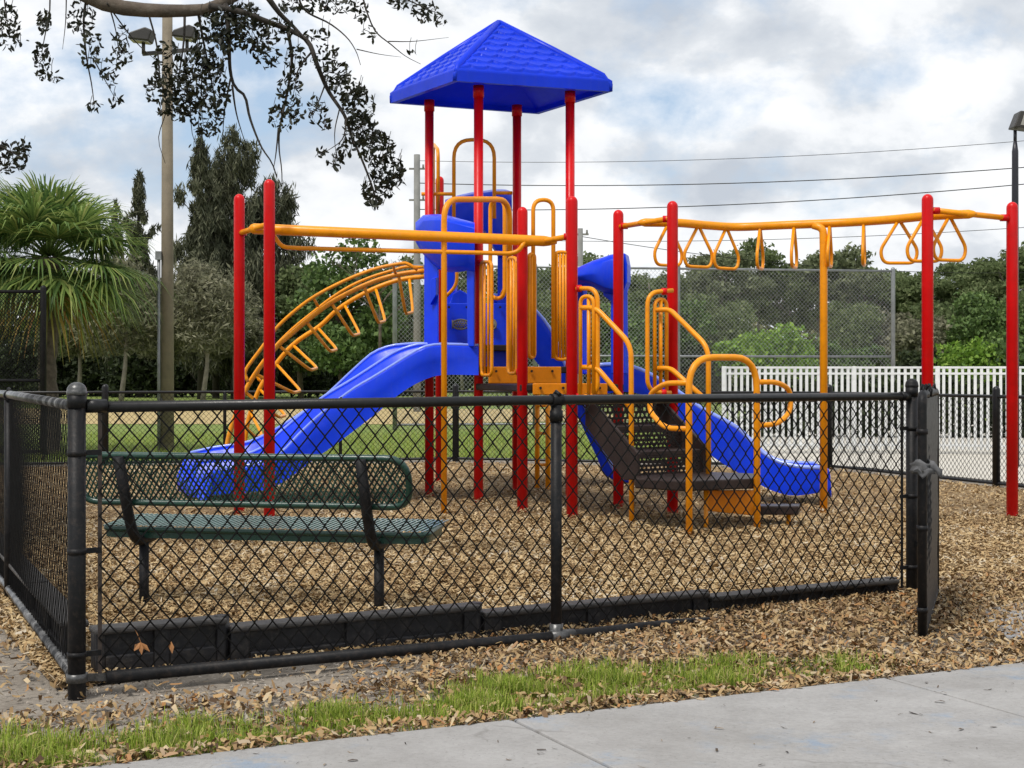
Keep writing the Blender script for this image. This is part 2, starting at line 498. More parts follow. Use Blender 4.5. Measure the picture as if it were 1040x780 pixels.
def chips(name, X, Y, Z, lmin, lmax, wfac, mat, tilt=.35, bend=.15, kind='stuff'):
    n = len(X)
    L = rng.uniform(lmin, lmax, n) / 2; W = L * rng.uniform(wfac[0], wfac[1], n)
    yaw = rng.uniform(0, 2 * np.pi, n)
    pit = rng.normal(0, tilt, n); rol = rng.normal(0, tilt, n)
    ux = np.stack([np.cos(yaw) * np.cos(pit), np.sin(yaw) * np.cos(pit), np.sin(pit)], 1)
    uy = np.stack([-np.sin(yaw) * np.cos(rol), np.cos(yaw) * np.cos(rol), np.sin(rol)], 1)
    uz = np.cross(ux, uy)
    c = np.stack([X, Y, Z], 1)
    V = np.zeros((n, 6, 3)); bz = (L * rng.normal(0, bend, n))[:, None]
    e1 = rng.uniform(.35, 1, n)[:, None]; e2 = rng.uniform(.35, 1, n)[:, None]
    V[:, 0] = c - ux * L[:, None] - uy * W[:, None] * e1; V[:, 1] = c - ux * L[:, None] + uy * W[:, None] * e1
    V[:, 2] = c - uy * W[:, None] + uz * bz; V[:, 3] = c + uy * W[:, None] + uz * bz
    V[:, 4] = c + ux * L[:, None] - uy * W[:, None] * e2; V[:, 5] = c + ux * L[:, None] + uy * W[:, None] * e2
    b = np.arange(n)[:, None] * 6
    Q = np.concatenate([b + np.array([[0, 2, 3, 1]]), b + np.array([[2, 4, 5, 3]])], 0)
    V[:, :, 2] = np.maximum(V[:, :, 2], Z.min() - .01)
    o = np_mesh(name, V, Q, mat)
    return tag(o, kind=kind)

def scatter(n, y0, y1, power=1.0, margin=.36):
    Y = y0 + (y1 - y0) * rng.uniform(0, 1, n) ** power
    X = rng.uniform(-1, 1, n) * Y * margin
    return X, Y
CH = island('wood chip', [(0, (.07, .042, .022)), (.12, (.16, .098, .047)), (.32, (.31, .20, .095)), (.55, (.41, .29, .145)), (.74, (.52, .39, .215)), (.88, (.47, .41, .32)), (1, (.66, .54, .34))], .85, patch=.9)
Xs, Ys = [], []
for n, y0, y1, in ((90000, 6, 9.5), (84000, 9, 13.5), (56000, 13, 22)):
    X, Y = scatter(n, y0, y1); k = inside_poly(X, Y, BED); Xs.append(X[k]); Ys.append(Y[k])
X = np.concatenate(Xs); Y = np.concatenate(Ys)
hum = .014 * np.sin(X * 2.1 + 1.3) * np.cos(Y * 1.7) + .01 * np.sin(X * 5.1 + Y * 3.7)
sc = 1.0
chips('wood_chips', X, Y, .002 + np.maximum(hum, -.008) * .6 + rng.uniform(0, .018, len(X)), .018, .056, (.16, .42), CH)

# litter, drifted chips and dirt between the fence and the sidewalk
def strip_uv(n, u0, u1, v0, v1):
    "u along the sidewalk edge from E0, v away from the sidewalk"
    u = rng.uniform(u0, u1, n); v = rng.uniform(v0, v1, n)
    return E0.x + sd.x * u - sn.x * v, E0.y + sd.y * u - sn.y * v, u, v
LIT = island('leaf litter', [(0, (.07, .042, .024)), (.2, (.19, .115, .055)), (.45, (.32, .215, .105)), (.68, (.42, .30, .15)), (.80, (.33, .15, .05)), (.85, (.36, .28, .19)), (1, (.52, .41, .25))], .8)
X, Y, u, v = strip_uv(105000, -3, 6.5, -.06, 3.2)
front = (X - Cn.x) * fn.x + (Y - Cn.y) * fn.y            # >0 on the sidewalk side of the fence
wv = np.clip((u - 1.0) / 1.1, 0, 1) ** .8                   # litter piles up to the right
vmax = .95 + .25 * u
prob = np.where(front > -.22, .07 + .93 * wv, 0)
nz = .5 + .5 * np.sin(X * 3.1 + 2 * np.sin(Y * 2.3)) * np.cos(Y * 4.1 + X)
vt_ = np.interp(u, [-2.6, -.5, .3, 1.1, 2.1, 2.75, 3.2, 3.35], [.85, .68, .50, .66, .80, .64, .40, .0])
prob = prob * np.where((v < vt_) & (v > .12), .26, 1)
keep = (rng.uniform(0, 1, len(X)) < prob * (.55 + .6 * nz)) & (v < 3.2) & (v > .02)
pile = np.clip((u - 1.6) / 1.5, 0, 1) * np.clip((v - .25) / .4, 0, 1) * .006
chips('leaf_litter', X[keep], Y[keep], .004 + pile[keep] + rng.uniform(0, .022, keep.sum()), .018, .052, (.2, .46), LIT, .4, .45)
# left outside of the return fence: chips and leaves on sand
X = rng.uniform(-4, -1.7, 9000); Y = rng.uniform(5.2, 12, 9000)
k = (X < -1.9 - (Y - 6.0) * .45 + .05) & (rng.uniform(0, 1, 9000) < np.clip((Y - 5.9) / 1.0, 0, 1)); X, Y = X[k], Y[k]
chips('leaf_litter', X, Y, .002 + rng.uniform(0, .02, len(X)), .02, .055, (.22, .5), LIT, .4, .45)
DKL = island('trodden leaf bits', [(0, (.03, .024, .02)), (.6, (.09, .065, .045)), (1, (.24, .17, .1))], .85)
# a few leaves blown onto the sidewalk
X, Y, u, v = strip_uv(330, -1, 6, -1.8, -.03)
chips('leaf_litter', X, Y, np.full(len(X), .029), .008, .04, (.12, .4), DKL, .1, .2)
X, Y, u, v = strip_uv(1500, -1, 6.5, -.07, .1)
chips('leaf_litter', X, Y, .02 + rng.uniform(0, .014, len(X)), .018, .05, (.22, .5), LIT, .3, .45)
# crumbs and pebbles on the dirt
PEB = island('sandy crumbs', [(0, (.10, .08, .065)), (.5, (.30, .26, .22)), (1, (.52, .48, .43))], .9)
X, Y, u, v = strip_uv(5200, -2.5, 3.5, .1, 1.7); k = ((X - Cn.x) * fn.x + (Y - Cn.y) * fn.y > -.25); X, Y = X[k], Y[k]
chips('dirt_crumbs', X, Y, rng.uniform(-.014, -.006, len(X)), .005, .018, (.4, .9), PEB, .5, .4)

def blades(name, X, Y, H, mat, z=0):
    n = len(X)
    yaw = rng.uniform(0, 2 * np.pi, n); lean = np.abs(rng.normal(.35, .3, n))
    wd = rng.uniform(.0014, .0030, n)
    d = np.stack([np.cos(yaw), np.sin(yaw), np.zeros(n)], 1); s = np.stack([-np.sin(yaw), np.cos(yaw), np.zeros(n)], 1)
    c = np.stack([X, Y, np.full(n, z)], 1); V = np.zeros((n, 6, 3)); zh = np.array([0, 0, 1.0])
    m = c + d * (H * lean * .35)[:, None] + zh * (H * .6)[:, None]
    tp = c + d * (H * lean)[:, None] + zh * (H * np.clip(1 - lean * .35, .3, 1))[:, None]
    V[:, 0] = c - s * wd[:, None]; V[:, 1] = c + s * wd[:, None]; V[:, 2] = m - s * wd[:, None] * .8; V[:, 3] = m + s * wd[:, None] * .8
    V[:, 4] = tp - s * wd[:, None] * .12; V[:, 5] = tp + s * wd[:, None] * .12
    b = np.arange(n)[:, None] * 6
    Q = np.concatenate([b + np.array([[0, 1, 3, 2]]), b + np.array([[2, 3, 5, 4]])], 0)
    return tag(np_mesh(name, V, Q, mat), kind='stuff')
X, Y, u, v = strip_uv(6500, -2.6, 3.4, .02, .95)
chips('leaf_litter', X, Y, rng.uniform(-.012, .018, len(X)), .018, .048, (.22, .5), LIT, .5, .45)
GR_M = island('grass blade', [(0, (.11, .16, .025)), (.35, (.22, .31, .035)), (.65, (.35, .45, .06)), (.85, (.47, .50, .12)), (1, (.52, .44, .20))], .6, .4)
X, Y, u, v = strip_uv(190000, -2.6, 3.4, .0, .98)
vtop = np.interp(u, [-2.6, -.5, .3, 1.1, 2.1, 2.75, 3.2, 3.35], [.85, .68, .50, .66, .80, .64, .40, .2])
vlow = np.interp(u, [-2.6, .3, 2.0, 3.2], [.02, .02, .10, .10])
cl = .5 + .5 * np.sin(X * 7.3 + 2.1 * np.sin(Y * 9)) * np.sin(Y * 8.1 + 1.7 * np.sin(X * 5))
cl2 = .5 + .5 * np.sin(X * 17 + 1.3 * np.sin(Y * 13)) * np.sin(Y * 19 + X * 3)
edge = np.clip((vtop + .10 * np.sin(u * 7.1) * np.sin(u * 2.9 + 1) - v) / .26, 0, 1) * np.clip((v - vlow) / .08, 0, 1)
pr = edge * np.clip(.10 + .72 * cl + .75 * (cl2 - .5), .06, 1) * np.clip(.35 + .65 * (v / vtop + .25), 0, 1)
k = (rng.uniform(0, 1, len(X)) < pr)
blades('grass', X[k], Y[k], rng.uniform(.02, .085, k.sum()) * (.5 + .75 * cl[k]), GR_M, -.015)
# field grass just behind the back fence, coarse tufts
X = rng.uniform(-10, 4, 26000); Y = 22.6 + 10 * rng.uniform(0, 1, 26000) ** 1.5
ok = (X < 2.9)
blades('grass', X[ok], Y[ok], rng.uniform(.06, .16, ok.sum()), GR_M, -.03)

# ------------------------------------------------------------------ chain link
def pathfun(pts):
    pts = [Vector(p) for p in pts]; L = [0]
    for a, b in zip(pts, pts[1:]): L.append(L[-1] + (b - a).length)
    def f(s):
        for i in range(len(pts) - 1):
            if s <= L[i + 1] or i == len(pts) - 2:
                u = (s - L[i]) / (L[i + 1] - L[i]); d = (pts[i + 1] - pts[i]).normalized()
                return pts[i].lerp(pts[i + 1], u), d
    return f, L[-1]
def fabric(pts, z0, z1, w, h, r, sides=4, wob=.0):
    f, L = pathfun(pts)
    n = int(L / (w / 2)); m = max(2, int(round((z1 - z0) / (h / 2))))
    Vs, Fs = [], []
    cnt = 0
    ang = [(math.cos(2 * math.pi * (k + .5) / sides), math.sin(2 * math.pi * (k + .5) / sides)) for k in range(sides)]
    base_f = []
    for j in range(m):
        for k in range(sides):
            l = (k + 1) % sides
            base_f.append((j * sides + k, j * sides + l, (j + 1) * sides + l, (j + 1) * sides + k))
    base_f = np.array(base_f)
    for i in range(n):
        ring = np.zeros((m + 1, sides, 3))
        for j in range(m + 1):
            odd = (j + i) % 2
            s = min(L, (i + odd) * w / 2)
            p, d = f(s)
            nn = Vector((d.y, -d.x, 0)); o = r * .9 * (1 if odd else -1)
            bul = wob * math.sin(s * 2.3 + 1) * math.sin((j / m) * math.pi)
            z = z0 + (z1 - z0) * j / m
            for k, (c, q) in enumerate(ang):
                pp = p + nn * (o + bul + r * q) + d * (r * 1.25 * c)
                ring[j, k] = (pp.x, pp.y, z)
        Vs.append(ring.reshape(-1, 3)); Fs.append(base_f + cnt); cnt += (m + 1) * sides
    return np.concatenate(Vs), np.concatenate(Fs)

# near fence: front run and left return, one welded fence
H = 1.17
fence = thing('chain_link_fence', 'low black chain-link fence with worn corner post in front of the green bench', 'fence', Cn)
np_mesh('mesh', *fabric([Cn + fd * .09, End - fd * .05], .02, H, .0855, .098, .0038, 5, .018), WIRE, fence)
ld = (Lf2 - Cn).normalized()
np_mesh('mesh', *fabric([Cn + ld * .05, Lf, Lf2], .03, H, .0855, .098, .0021, 5, .004), WIRE, fence)
def cap_post(p, r, top, name='post', mat=BLKF, capmat=None, par=None, base=-.3, hh=.05):
    o = MB().lathe([(r, base), (r, top - .09)], (p.x, p.y), 16).build(name, mat, par)
    MB().lathe([(r * 1.1, top - .105), (r * 1.1, top - .052)], (p.x, p.y), 16).build('cap_collar', mat, o)
    q = MB(); pr = [(r * 1.02, top - .055), (r * 1.16, top - .05), (r * 1.16, top - .038)]
    for k in range(0, 6): pr.append((r * 1.12 * math.cos(k / 6 * math.pi / 2), top - .036 + .036 * math.sin(k / 6 * math.pi / 2)))
    q.lathe(pr + [(.002, top)], (p.x, p.y), 16)
    q.build('cap', capmat or mat, o)
    return o
cp = cap_post(Cn, .036, 1.268, capmat=CAPM, par=fence); cp['label'] = 'thick corner post with bare metal dome cap and rust spots'
ep = cap_post(End, .034, 1.275, par=fence, capmat=BLKF)
MB().lathe([(.027, -.2), (.027, H - .02)], (Mid.x, Mid.y), 14).lathe([(.032, H - .1), (.032, H - .045)], (Mid.x, Mid.y), 14).build('post', BLKF, fence)
MB().lathe([(.026, -.2), (.026, H - .02)], (Lf.x, Lf.y), 14).build('post', BLKF, fence)
MB().lathe([(.03, -.2), (.03, H + .06)], (Lf2.x, Lf2.y), 14).build('post', BLKF, fence)
z = Vector((0, 0, 1))
MB().tube([Cn + fd * .1 + z * (H - .005), Mid + z * (H + .005), End - fd * .03 + z * H], .0235, 14).tube([Cn + fd * .035 + z * H, Cn + fd * .12 + z * H], .029, 12).tube([End - fd * .1 + z * H, End - fd * .035 + z * H], .028, 12).build('top_rail', BLK, fence)
tr = MB().tube([Cn + ld * .035 + z * H, Lf + z * (H + .012), Lf2 + z * H], .023, 14).build('top_rail', SCUFF_GLINT, fence); tr['label'] = 'black top rail with reflections painted as pale patches'  # pale patches paint in the reflections on this black rail
for pnt in (Mid, Lf):     # loop caps the rail runs through
    q = MB(); q.tube([pnt + z * (H + .005) - (fd if pnt is Mid else ld) * .03, pnt + z * (H + .005) + (fd if pnt is Mid else ld) * .03], .031, 14)
    q.tube([pnt + fn * .03 + z * (H + .03), pnt + z * (H + .045), pnt - fn * .03 + z * (H + .02)], .010, 8)
    q.build('rail_loop', BLKF, fence)
# bottom rails
MB().tube([Cn + fd * .12 - fn * .0 + z * .055, Mid + fn * .02 + z * .03, Mid + fd * .75 + z * .018, Mid + fd * 1.35 + z * -.012], .026, 14).build('bottom_rail', BLKF, fence)
MB().tube([Mid - fd * .05 + fn * .02 + z * .032, Mid + fd * .09 + fn * .016 + z * .028], .031, 12).lathe([(.033, 0), (.033, .09)], (Mid.x, Mid.y), 12).build('rail_clamp', CAPM, fence)
br = MB().tube([Cn - ld * .0 + ld * .04 + z * .06, Lf + z * .05, Lf2 + z * .04], .024, 14).build('bottom_rail', SCUFF_GLINT, fence); br['label'] = 'bottom rail of the left run, worn to bare metal'
# tension bars with bands
MB().bar(Cn + fd * .095 + z * .04, Cn + fd * .095 + z * (H - .02), .016, .006, fn).build('tension_bar', coat('rusty bar', (.05, .035, .028), .7, .5, 20, .2, 90), fence)
MB().bar(End - fd * .085 + z * .04, End - fd * .085 + z * (H - .02), .016, .006, fn).build('tension_bar', BLKF, fence)
for c, s, rad in ((Cn, 1, .039), (End, -1, .037)):
    for zz_ in (.16, .58, .98):
        q = MB().lathe([(rad, zz_ - .012), (rad, zz_ + .012)], (c.x, c.y), 16)
        q.bar(c + fd * s * .03 + z * zz_, c + fd * s * .1 + z * zz_, .01, .022)
        q.build('tension_band', BLKF, fence)
MB().lathe([(.043, .05), (.043, .085)], (Cn.x, Cn.y), 16).bar(Cn + fd * .03 + z * .065, Cn + fd * .13 + z * .055, .012, .03).build('rail_band', CAPM, fence)
for s in np.arange(.35, 4.9, .42):
    p = Cn + fd * s + z * H
    MB().tube([p + Vector((fn.x * .026 * math.cos(a), fn.y * .026 * math.cos(a), .026 * math.sin(a))) + fd * a * .004 for a in np.linspace(0, 6.6, 10)], .0028, 4).build('tie_wire', BLKF, fence)

# gate leaf, standing open towards the sidewalk and seen almost edge on
Ga, Gb = Vector((2.0, 7.2, 0)), Vector((2.47, 8.62, 0))
gd = (Gb - Ga).normalized()
gate = thing('chain_link_gate', 'narrow black chain-link gate standing open edge-on beside the fence end post', 'gate', Ga)
MB().tube(fillet([Ga + z * -.01, Ga + z * 1.2, Gb + z * 1.2, Gb + z * .02], .06), .0225, 14).build('frame', BLKF, gate)
MB().tube([Ga + z * .03, Gb + z * .04], .021, 12).build('bottom_bar', BLKF, gate)
np_mesh('mesh', *fabric([Ga + gd * .03, Gb - gd * .03], .0, 1.22, .0855, .098, .0042, 5, .018), TIMB, gate)
np_mesh('privacy_strip', *(lambda: (lambda V, Q: (V, Q))(*(lambda n: (np.array([tuple(Ga + gd * (.05 + 1.35 * i / n) + Vector((gd.y, -gd.x, 0)) * (.018 + .004 * math.sin(i * 2.1 + k)) + z * (.03 + 1.15 * k / 14)) for i in range(n + 1) for k in range(15)]), np.array([(i * 15 + k, i * 15 + k + 1, (i + 1) * 15 + k + 1, (i + 1) * 15 + k) for i in range(n) for k in range(14)])))(16)))(), TIMB, gate, smooth=True)
for zz_ in (.15, .55, 1.02):
    MB().lathe([(.028, zz_ - .013), (.028, zz_ + .013)], (Ga.x, Ga.y), 14).bar(Ga + gd * .02 + z * zz_, Ga + gd * .07 + z * zz_, .01, .024).build('tension_band', BLKF, gate)
q = MB()
for k in range(9):   # curled wire ends above the gate mesh
    p = Ga + gd * (.08 + .13 * k) + z * 1.2
    d = Vector((random.uniform(-.03, .05), random.uniform(-.03, .03), 0))
    MB().tube([p, p + d * .5 + z * .035, p + d + z * .045, p + d * 1.3 + z * .02, p + d * 1.1 - z * .01], .006, 5).build('wire_end', BLKF, gate)
# hinge straps between leaf and post
MB().bar(Gb + z * .3, End + z * .3, .02, .03).bar(Gb + z * .95, End + z * .95, .02, .03).build('hinge', BLKF, gate)
# rag knotted around the gate frame
rg = Ga + z * .86
q = MB()
rows = []
for i in range(15):
    a = i / 14 * 2 * math.pi
    rr = .030 + .006 * math.sin(3 * a) + .006 * math.sin(7 * a + 1)
    rows.append([rg + Vector((rr * math.cos(a) * 1.3, rr * math.sin(a), -.035 + .012 * math.sin(2 * a) + .012 * k)) + Vector((math.cos(a), math.sin(a), 0)) * (.007 * math.sin(k * 2.2 + a * 2)) for k in range(5)])
q.grid(rows)
q.grid([[rg + Vector((-.055 + .022 * i, -.04 - .01 * math.sin(i * 1.8 + k), -.02 - .014 * k * (1 - abs(i - 2.5) / 4) + .01 * math.sin(i * 2.3))) for k in range(4)] for i in range(6)])
q.grid([[rg + Vector((.03 + .02 * i, -.03 + .006 * math.sin(i * 2 + k), .02 - .022 * k - .012 * i + .012 * math.sin(i * 1.9))) for k in range(3)] for i in range(4)])
ro = q.build('rag', RAG, base=rg); tag(ro, 'torn grey rag knotted round the frame of the open gate', 'rag')
m = ro.modifiers.new('Solid', 'SOLIDIFY'); m.thickness = .004

# ------------------------------------------------------------------ black plastic border pieces
def border(a, b, zt, label):
    a, b = Vector(a), Vector(b); d = (b - a).normalized(); L = (b - a).length
    nn = Vector((d.y, -d.x, 0))
    c = (a + b) / 2
    root = thing('border_timber', label, 'border', (c.x, c.y, 0), 'black plastic border pieces round the mulch')
    q = MB(); hl = L / 2 - .012; Hh = .30
    # outer wall with two moulded recesses, built as a frame of blocks round the recess floor
    q.box(c + z * (zt - Hh / 2 - .02), d * hl, nn * .036, z * (Hh / 2))
    for s0, s1 in ((-hl, -hl * .86), (-hl * .12, hl * .12), (hl * .86, hl)):
        q.box(c + d * (s0 + s1) / 2 + nn * .046 + z * (zt - .12), d * (s1 - s0) / 2, nn * .0125, z * .10)
    for s in (-1, 1):
        q.box(c + d * s * hl * .49 + nn * .045 + z * (zt - .17), d * hl * .368, nn * .0115, z * .05)
    q.build('wall', TIMB, root, bevel=.007)
    q = MB().box(c + nn * .008 + z * (zt - .012), d * (hl + .004), nn * .064, z * .014)
    q.build('cap', TIMBC, root, bevel=.01)
    MB().lathe([(.035, zt - .3), (.035, zt + .006)], (b - d * .012).xy, 12).build('anchor_pin', TIMB, root)
    return root
B0, B1 = Vector((-1.81, 6.4, 0)), Vector((2.27, 8.74, 0)); bd = (B1 - B0).normalized()
for s0, s1, z0, z1, lb in ((-.02, .584, .212, .195, 'short black border piece with two brown leaves in front, next to the corner post'),
                           (.584, 1.887, .178, .145, 'second black border piece from the corner post, under the left bench leg side'),
                           (1.887, 3.29, .138, .105, 'third black border piece, behind the middle fence post'),
                           (3.29, 4.68, .108, .082, 'last black border piece, half buried in chips by the gate')):
    border(B0 + bd * s0, B0 + bd * s1, (z0 + z1) / 2, lb)
L0 = Vector((-1.93, 6.55, 0))
for k, lb in ((0, 'black border piece inside the left fence run, nearest the corner'), (1, 'black border piece inside the left fence run, second from the corner'), (2, 'black border piece inside the left fence run, farthest from the corner')):
    border(L0 + ld * (1.37 * k + 1.36), L0 + ld * (1.37 * k), .2, lb)

def dead_leaf(pos, size, label, face=Vector((0, -1, 0)), lobes=3, stem=None):
    q = MB(); side = Vector((1, 0, 0))
    for k in range(lobes):
        an = -math.pi / 2 + (k - (lobes - 1) / 2) * .75
        d = side * math.cos(an) + z * math.sin(an); s = side * -math.sin(an) + z * math.cos(an)
        pts = [pos, pos + d * size * .45 + s * size * .2 + face * .006, pos + d * size + face * .012, pos + d * size * .45 - s * size * .2 - face * .004]
        q.poly(pts)
    if stem: q.tube([pos, pos + (Vector(stem) * .5) + face * .008, pos + Vector(stem)], .0018, 4)
    o = q.build('dead_leaf', LEAFB, base=pos); m = o.modifiers.new('s', 'SOLIDIFY'); m.thickness = .0015
    return tag(o, label, 'leaf', 'brown leaves caught in the fence')
def on_fence(x, y):
    # point of the near fence plane seen in the direction (x, y)
    k = (x - CX) / F
    s = (k * Cn.y - Cn.x) / (fd.x - k * fd.y); p = Cn + fd * s
    return Vector((p.x, p.y, EYE + (HY - y) * p.y / F)) + fn * .012
dead_leaf(on_fence(142, 652), .05, 'lobed brown leaf with a long stalk caught in the fence mesh', fn, 3, (-.03, 0, .065))
dead_leaf(on_fence(173, 651), .05, 'single orange brown leaf caught low in the fence mesh', fn, 1)
dead_leaf(on_fence(213, 673) , .045, 'pale curled leaf lying on the bottom rail of the fence', fn, 2)

# ------------------------------------------------------------------ bench
bc = Vector((-1.39, 8.262, 0)); ba = Vector((.979, -.2, 0)).normalized(); bn = Vector((.2, .979, 0)).normalized()
bench = thing('park_bench', 'dark green expanded-metal park bench with black legs behind the fence', 'bench', bc)
def B(s, n, zz): return bc + ba * s + bn * n + z * zz
# back: rolled frame with a diamond mesh
back = lambda s, u: B(s, -.31 + .10 * (1 - u), .59 + .265 * u)
fr = []
for (s, u) in ((-1.0, 0), (-1.0, 1), (.915, 1), (.915, 0)): fr.append(back(s, u))
bk = thing  # alias unused
q = MB().tube(fillet(fr, .12, 7, True), .019, 10, closed=True); backo = q.build('backrest', GRN, bench)
q = MB(); W_, Hh_ = 1.915, .265; nx, nz_ = 66, 8
for i in range(-nz_, nx + 1):
    for sgn in (1, -1):
        pts = []
        for j in range(nz_ + 1):
            s = -1.0 + W_ * (i + .72 * (j if sgn > 0 else nz_ - j)) / nx; u = j / nz_
            if -.99 <= s <= .905: pts.append(back(s, u))
        if len(pts) > 1: q.tube(pts, .0052, 4, caps=False)
q.build('back_mesh', GRN, backo)
# seat: bevelled pan with rounded ends, ribbed and slotted top
so_ = []
so_outline = fillet([B(-.93, -.10, .44), B(-.93, .31, .47), B(.97, .31, .47), B(.97, -.10, .44)], .09, 6, True)
q = MB().tube([p - z * .012 for p in so_outline], .016, 8, closed=True)
q.grid([[p for p in so_outline + so_outline[:1]], [p - z * .06 for p in so_outline + so_outline[:1]]], False)
seat = q.build('seat', GRN, bench)
q = MB()
for k in range(64):
    s = -.90 + 1.86 * k / 63
    q.bar(B(s - .02, -.095, .446), B(s + .03, .305, .476), .0125, .003)
for n_ in (0, .1, .2): q.bar(B(-.92, n_, .437 + .0714 * (n_ + .10)), B(.96, n_, .437 + .0714 * (n_ + .10)), .014, .006)
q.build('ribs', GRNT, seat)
for s in (-.69, .69):
    q = MB().lathe([(.028, -.2), (.028, .365)], B(s, -.06, 0).xy, 14)
    q.build('leg', BLKF, bench)
    path = fillet([B(s - .02, -.335, .85), B(s - .01, -.235, .52), B(s, -.175, .372), B(s, .0, .362), B(s, .26, .43)], .11, 6)
    q = MB().tube(path, .030, 12); q.build('bracket', BLKF, bench)

# ------------------------------------------------------------------ play structure
Z0 = -.25
post = {}
def setpost(k, x, Y): post[k] = Vector(((x - CX) * Y / F, Y, 0))
for k, x, Y in (('N', 486, 15.1), ('R', 579, 15.4), ('L', 436, 15.9), ('F', 525, 16.2), ('A', 530.5, 14.03), ('B', 581, 13.27), ('C', 628, 14.44), ('D', 683, 13.64), ('H', 446.5, 18.0),
                ('P1', 243, 13.75), ('P2', 273.5, 13.27), ('E', 942, 13.05), ('G', 1028, 13.27)):
    setpost(k, x, Y)
ctr = (post['A'] + post['R']) / 2
play = thing('play_structure', 'large red, yellow and blue playground structure with pitched roof and slides', 'playground', (ctr.x, ctr.y, 0))
ztop = {}
for k, ytop in (('A', 210), ('B', 199), ('C', 213), ('D', 204), ('H', 179), ('P1', 197), ('P2', 182), ('E', 197), ('G', 205)):
    p = post[k]; ztop[k] = EYE + (HY - ytop) * p.y / F
    MB().domepost(p.x, p.y, Z0, ztop[k], .051).build('post', RED, play)
for k in 'NRLF':
    p = post[k]
    o = MB().lathe([(.048, Z0), (.048, 4.24)], p.xy, 16).lathe([(.056, 4.13), (.056, 4.25)], p.xy, 16).build('post', RED, play)
    o['label'] = 'tall roof post'

# roof
K = 2.926
def rc(x, y): 
    d = HY - y; return Vector(((x - CX) * K / d, F * K / d, EYE + K))
RC = [rc(461, 82), rc(622, 93), rc(547, 116), rc(396, 105)]
rcen = sum(RC, Vector()) / 4; apex = Vector((rcen.x, rcen.y, 5.03))
q = MB(); SK = .135
inn = [p + (rcen - p) * .03 + z * SK for p in RC]
for i in range(4):
    a, b = inn[i], inn[(i + 1) % 4]; nv, nu = 96, 84
    nrm = (b - a).cross(apex - a).normalized()
    if nrm.z < 0: nrm = -nrm
    rows = []
    for j in range(nv + 1):
        v = j / nv; row = []
        for k in range(nu + 1):
            u = k / nu; p = a.lerp(b, u).lerp(apex, v)
            x = (u - .5) * (1 - v) * (b - a).length / .19
            tt = v * 8.2
            def bnd(r_):
                xx = x + .5 * (r_ % 2); dd = abs(xx - round(xx)); return r_ + 1.5 * dd * dd
            r0 = math.floor(tt)
            if tt < bnd(r0): r0 -= 1
            hgt = .022 * max(0, 1 - (tt - bnd(r0)) / 1.35) if v < .94 else 0
            ed = min(1, min(u, 1 - u) * (1 - v) * (b - a).length / .07, v / .03)
            row.append(p + nrm * hgt * ed)
        rows.append(row)
    q.grid(rows)
    # skirt with a rounded shoulder and a rolled lip
    A, B_ = RC[i], RC[(i + 1) % 4]
    mid_a, mid_b = A + z * SK * .72, B_ + z * SK * .72
    q.grid([[a, b], [a.lerp(mid_a, .55) + (a - rcen).normalized() * .016 - z * .004, b.lerp(mid_b, .55) + (b - rcen).normalized() * .016 - z * .004], [mid_a, mid_b], [A, B_]], True)
    ia, ib = A + (rcen - A) * .07, B_ + (rcen - B_) * .07
    q.grid([[A, B_], [ia, ib], [ia + z * .05, ib + z * .05]], False)
    q.poly([ia + z * .05, ib + z * .05, rcen + z * .42])
roof = q.build('roof', BLUR, play)
q = MB()
for i in range(4):
    oo = (RC[i] - rcen); oo.z = 0; oo.normalize()
    q.tube([RC[i] + z * .004 - oo * .02, RC[i] + z * .07 - oo * .018, inn[i] - oo * .03 - z * .022, inn[i].lerp(apex, .06) - z * .012, inn[i].lerp(apex, .5) - z * .006, apex - z * .012], .045, 10, radii=[.022, .024, .034, .042, .042, .04])
q.build('hip_ridge', BLUR, roof)

# decks
def deck(keys, zt, grow=.06):
    c = sum((post[k] for k in keys), Vector()) / len(keys)
    pts = [post[k] + (post[k] - c).normalized() * grow + z * (zt - .07) for k in keys]
    MB().prism(pts, (0, 0, .07)).build('deck', BRN, play, bevel=.012)
deck('LFRN', 1.38); deck('NRCA', 1.205); deck('ACDB', 1.09)
H2 = Vector((.05, 18.2, 0)); post['H2'] = H2
deck(('H', 'H2', 'F', 'L'), 1.62)
MB().lathe([(.048, Z0), (.048, 2.2)], H2.xy, 14).build('post', RED, play)

def panel_px(pts, off, name, mat, bevel=.008):
    MB().prism([P(*p) for p in pts], off).build(name, mat, play, bevel=bevel)
def bolts(lst):
    for x, y, Y in lst:
        p = P(x, y, Y); MB().tube([p, p - Vector((0, .016, 0))], .014, 8).build('bolt', BRN, play)
panel_px([(496, 372.5, 15.02), (570, 372.5, 15.24), (570, 389.5, 15.24), (496, 389.5, 15.02)], (0, .035, 0), 'riser', YELD)
panel_px([(541, 389.3, 14.0), (617, 389.3, 14.28), (617, 401, 14.28), (541, 401, 14.0)], (0, .035, 0), 'riser', YELD)
bolts([(504, 377, 15.02), (540, 377, 15.13), (561, 377, 15.2), (549, 394, 14.02), (572, 394, 14.1), (609, 394, 14.24)])

def yt(paths, name='rail', r=.0225, fr=.09, closed=False, mat=YEL, label=None):
    for pts in paths:
        pts = [P(*p) if len(p) == 3 and not isinstance(p, Vector) else Vector(p) for p in pts]
        o = MB().tube(fillet(pts, fr, 6, closed) if fr else pts, r, 10, closed=closed).build(name, mat, play)
    if label: o['label'] = label
    return o
def clamp(x, y, Y, dx=.07):
    p = P(x, y, Y); MB().tube([p - Vector((dx, 0, 0)), p + Vector((dx, 0, 0))], .032, 12).build('clamp', RED, play)

